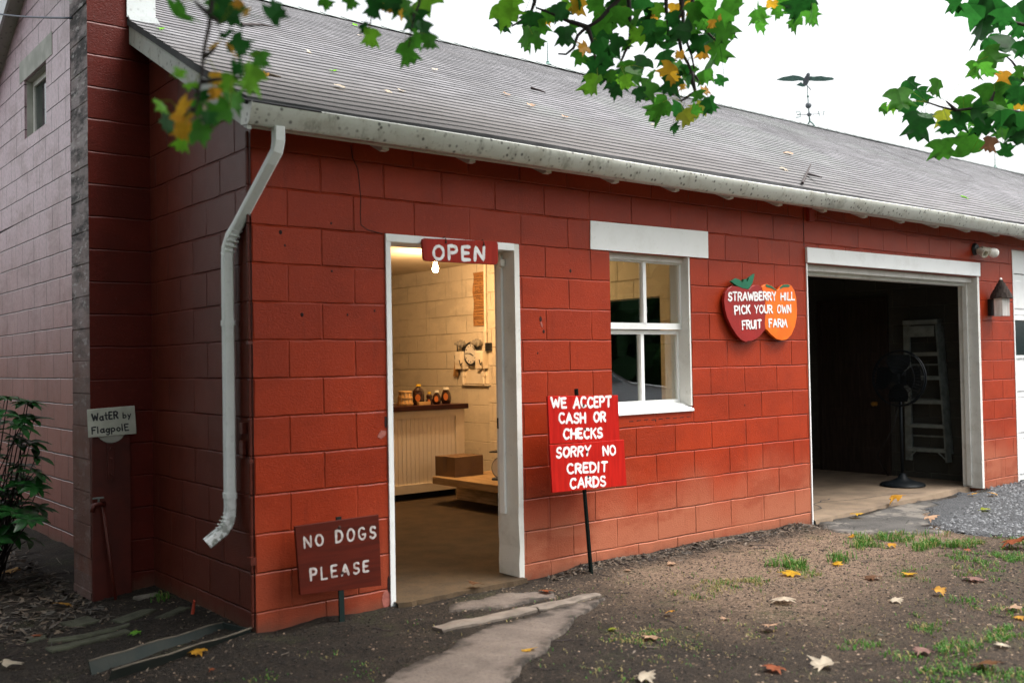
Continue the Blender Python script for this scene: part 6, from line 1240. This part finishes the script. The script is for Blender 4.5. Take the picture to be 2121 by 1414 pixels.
crumbs('soil_crumbs', [E_[0], E_[0], E_[0], E_[1], E_[1], E_[2]], 42000, s_near, .002, .0095)
def s_grav():
    x = RNG.uniform(5.3, 10.5); y = RNG.uniform(-2.6, .0)
    if y > -.02-.0*(x): return None
    # left of the driveway line: thin out over the asphalt and the grass
    e = (x-5.2)-( -.95-y)*-.35 - (2.4*sstep(-1.0, -.05, y))
    if e < RNG.uniform(-.35, .25): return None
    return x, y
crumbs('gravel', [M['pebble'], M['pebble'], M['pebble'], simple('dark driveway stone', (.05, .053, .056), (.03, .03, .033), .9), simple('pale driveway stone', (.20, .205, .215), (.15, .155, .165), .9)], 26000, s_grav, .007, .020, .65, .012)
lt = MB(); lt.norecalc = True
def chip(x, y, s_, mi):
    lt.cur = mi; z = gz(x, y)+.006; a = RNG.uniform(0, 6.28); t = Vector((math.cos(a), math.sin(a), RNG.gauss(0, .25))); n_ = Vector((RNG.gauss(0, .4), RNG.gauss(0, .4), 1)); sd2 = t.cross(n_).normalized()*s_*RNG.uniform(.12, .4); p = Vector((x, y, z)); t = t*s_
    lt.add([p-t, p-t*.3+sd2, p+t*.7+sd2*.7, p+t, p-t*.1-sd2], [(0, 1, 2, 3, 4)])
for _ in range(1300):      # bank of chips along the foot of the wall
    x = RNG.uniform(1.95, 4.85); chip(x, -.03-abs(RNG.gauss(0, .09)), RNG.uniform(.006, .026), RNG.choice((0, 1, 1, 2, 3)))
for _ in range(2600): x = RNG.uniform(-1.3, -.36); y = RNG.uniform(1.0, 4.2); chip(x, y, RNG.uniform(.012, .04), RNG.choice((0, 0, 1, 2, 2, 3)))
for _ in range(500): chip(RNG.uniform(-1.2, .0), RNG.uniform(-.5, 1.3), RNG.uniform(.006, .018), RNG.choice((0, 0, 1, 3)))
for _ in range(420): chip(RNG.uniform(.3, 5), RNG.uniform(-3, -.3), RNG.uniform(.005, .016), RNG.choice((0, 1, 2, 3)))
for _ in range(140): chip(RNG.uniform(.85, 1.76), RNG.gauss(-.02, .05), RNG.uniform(.005, .02), RNG.choice((0, 0, 3)))
def ltw(x, y, L, mi, r_=.0025):
    a = RNG.uniform(0, 6.28); lt.cur = mi; pts = []
    for k in range(4): xx = x+L*(k/3-.5)*math.cos(a)+RNG.gauss(0, .006); yy = y+L*(k/3-.5)*math.sin(a)+RNG.gauss(0, .006); pts.append((xx, yy, gz(xx, yy)+.006))
    lt.tube(pts, r_, 4, False)
for _ in range(70): ltw(RNG.uniform(2., 4.8), -.04-abs(RNG.gauss(0, .10)), RNG.uniform(.05, .18), 3 if RNG.random() < .5 else 4)
for _ in range(80): ltw(RNG.uniform(-1.3, -.2), RNG.uniform(.6, 4), RNG.uniform(.06, .3), 4 if RNG.random() < .7 else 3, .003)
for _ in range(70): ltw(RNG.uniform(-.5, 5), RNG.uniform(-3, -.3), RNG.uniform(.03, .13), 4 if RNG.random() < .6 else 3)
lt.build('leaf_litter', [simple('brown litter', (.06, .042, .03), (.035, .024, .017), .9), simple('tan litter', (.13, .095, .068), (.085, .062, .043), .9), simple('grey litter', (.085, .075, .065), (.055, .048, .042), .9), M['drytwig'], M['twig']], kind='stuff')

# ------------------------------------------------------------------ shrub by the gable
S = thing('shrub', 'dark green shrub with whorls of glossy leaves at the left edge beside the gable wall', 'shrub', (-.66, 2.7, -.1))
stm = MB(); fo = MB(); fo.norecalc = True; wh = []
for _ in range(80):
    z = RNG.uniform(.12, 1.2)**1.0; r_ = .50*(1-.40*abs(z-.55)/.7); a = RNG.uniform(0, 6.28); q = RNG.random()**.5
    wh.append(Vector((-.74+r_*q*math.cos(a)*.75, 2.66+r_*q*math.sin(a)*1.3, z)))
wh += [Vector((-.53, 2.42, 1.17)), Vector((-.66, 2.40, 1.20)), Vector((-.50, 2.40, 1.05)), Vector((-.56, 2.5, .88)), Vector((-.50, 2.35, .80)), Vector((-.58, 2.4, .62))]
for p in wh:
    b = Vector((-.74+RNG.gauss(0, .05), 2.75+RNG.gauss(0, .07), -.1)); m1 = b.lerp(p, .55)+Vector((RNG.gauss(0, .05), RNG.gauss(0, .05), .05))
    stm.tube([b, m1, p], [.008, .005, .003], 5)
    axd = (p-m1).normalized()+Vector((0, 0, .7)); axd.normalize(); o1 = axd.orthogonal().normalized(); o2 = axd.cross(o1); n = RNG.randint(6, 9); a0 = RNG.uniform(0, 6)
    for k in range(n):
        a = a0+2*math.pi*k/n; d = (o1*math.cos(a)+o2*math.sin(a))*1.0+axd*RNG.uniform(-.05, .55); d.normalize(); nn = (axd-d*axd.dot(d)).normalized(); s_ = d.cross(nn); L = RNG.uniform(.09, .145); wv_ = L*.21; vs = []
        for t in (0, .25, .5, .75, 1):
            wd = wv_*math.sin(math.pi*min(.98, .04+t*.94))**.8; c_ = p+d*L*t-nn*L*.28*t*t
            vs += [c_-s_*wd+nn*wd*.25, c_, c_+s_*wd+nn*wd*.25]
        fo.add(vs, [(i*3+k2, i*3+k2+1, (i+1)*3+k2+1, (i+1)*3+k2) for i in range(4) for k2 in range(2)])
stm.build('stem', M['twig'], S, smooth=True); fo.build('foliage', M['bushleaf'], S, smooth=True)

# ------------------------------------------------------------------ across the yard, behind the viewer: woods and two parked cars (seen in the window)
lawn = MB(); lawn.add([(-12, -11.5, .03), (60, -10.5, .03), (60, -26, .05), (-12, -26, .05)], [(0, 1, 2, 3)]); lawn.build('lawn', M['grass'], kind='structure')
wd = MB(); wd.norecalc = True
def bank(x0, y0, x1, y1, h_, n, dep):
    for _ in range(n):
        t = RNG.random(); z = h_*RNG.random()**.75*(.75+.25*math.sin(t*23)+.2*math.sin(t*61)); o = RNG.gauss(0, dep); L = math.hypot(x1-x0, y1-y0); nx_, ny_ = -(y1-y0)/L, (x1-x0)/L
        p = Vector((x0+(x1-x0)*t+nx_*o, y0+(y1-y0)*t+ny_*o, z)); q = Vector((RNG.gauss(0, 1), RNG.gauss(0, 1), RNG.gauss(0, .6)+.5)).normalized(); a = q.orthogonal().normalized()*RNG.uniform(.5, 1.0); b = q.cross(a)*.8
        wd.add([p-a-b*.4, p-b, p+a, p+a*.4+b, p-a*.6+b*.7], [(0, 1, 2, 3, 4)])
bank(-14, -30, 55, -27, 9, 6500, 1.6); bank(-30, 34, -22, -22, 6.0, 3600, 1.4)
wd.build('woods', M['wood'], kind='stuff')
def car(x, y, rot, paint, lab):
    o = thing('parked_car', lab, 'car', (x, y, 0)); Rz = RZ(rot); P = lambda a, b, c: Vector((x, y, 0)) + Rz @ Vector((a, b, c))
    prof = [(-2.2, .35), (-2.28, .62), (-2.2, .92), (-1.95, 1.02), (-1.55, 1.42), (-1.2, 1.52), (-.2, 1.56), (.35, 1.48), (1.05, 1.02), (1.9, .90), (2.22, .74), (2.28, .5), (2.2, .33)]
    f_ = MB(); n = len(prof); vs = []
    for wq, k in ((-.86, 0), (-.92, 1), (.92, 1), (.86, 0)):
        for a, c in prof: inset = .78 if c > 1.1 else 1.; vs.append(P(a*(1 if k else .985), wq*inset, c if k else .33+(c-.33)*.985))
    f_.add(vs, [(j*n+i, j*n+(i+1) % n, (j+1)*n+(i+1) % n, (j+1)*n+i) for j in range(3) for i in range(n)]+[tuple(range(n)), tuple(3*n+i for i in range(n))[::-1]]); bd_ = f_.build('body', paint, o, smooth=True, angle=62)
    for s_ in (-1, 1):
        f_ = MB(); w0, w1 = .905*s_, .745*s_; f_.add([P(-1.75, w0, 1.03), P(.92, w0, 1.03), P(.30, w1, 1.44), P(-1.15, w1, 1.47), P(-1.45, w1, 1.41)], [(0, 1, 2, 3, 4)]); f_.build('window', M['darkglass'], o)
        for a in (-1.38, 1.40):
            f_ = MB(); f_.lathe([(0, -.1), (.30, -.1), (.33, -.06), (.33, .08), (.30, .11), (0, .11)], P(a, .80*s_, .33), R=Rz @ Matrix.Rotation(math.pi/2, 3, 'X'), seg=22); wl = f_.build('wheel', M['tyre'], o)
            f_ = MB(); f_.lathe([(0, -.125), (.2, -.125), (.2, .125), (0, .125)], P(a, .80*s_, .33), R=Rz @ Matrix.Rotation(math.pi/2, 3, 'X'), seg=16); f_.build('rim', M['carsilver'], wl)
        f_ = MB(); f_.bbox(P(2.2, .62*s_, .72), (.1, .34, .13), Rz, .03); f_.build('headlight', M['lampwhite'], o)
    f_ = MB(); f_.add([P(.40, -.66, 1.455), P(.40, .66, 1.455), P(1.05, .82, 1.035), P(1.05, -.82, 1.035)], [(0, 1, 2, 3)]); f_.build('windscreen', M['darkglass'], o)
    return o
car(9.4, -7.8, math.radians(39), M['carsilver'], 'silver car reflected in the left pane of the shop window'); car(12.2, -11.5, math.radians(40), M['cargreen'], 'green car reflected low in the right pane of the shop window')
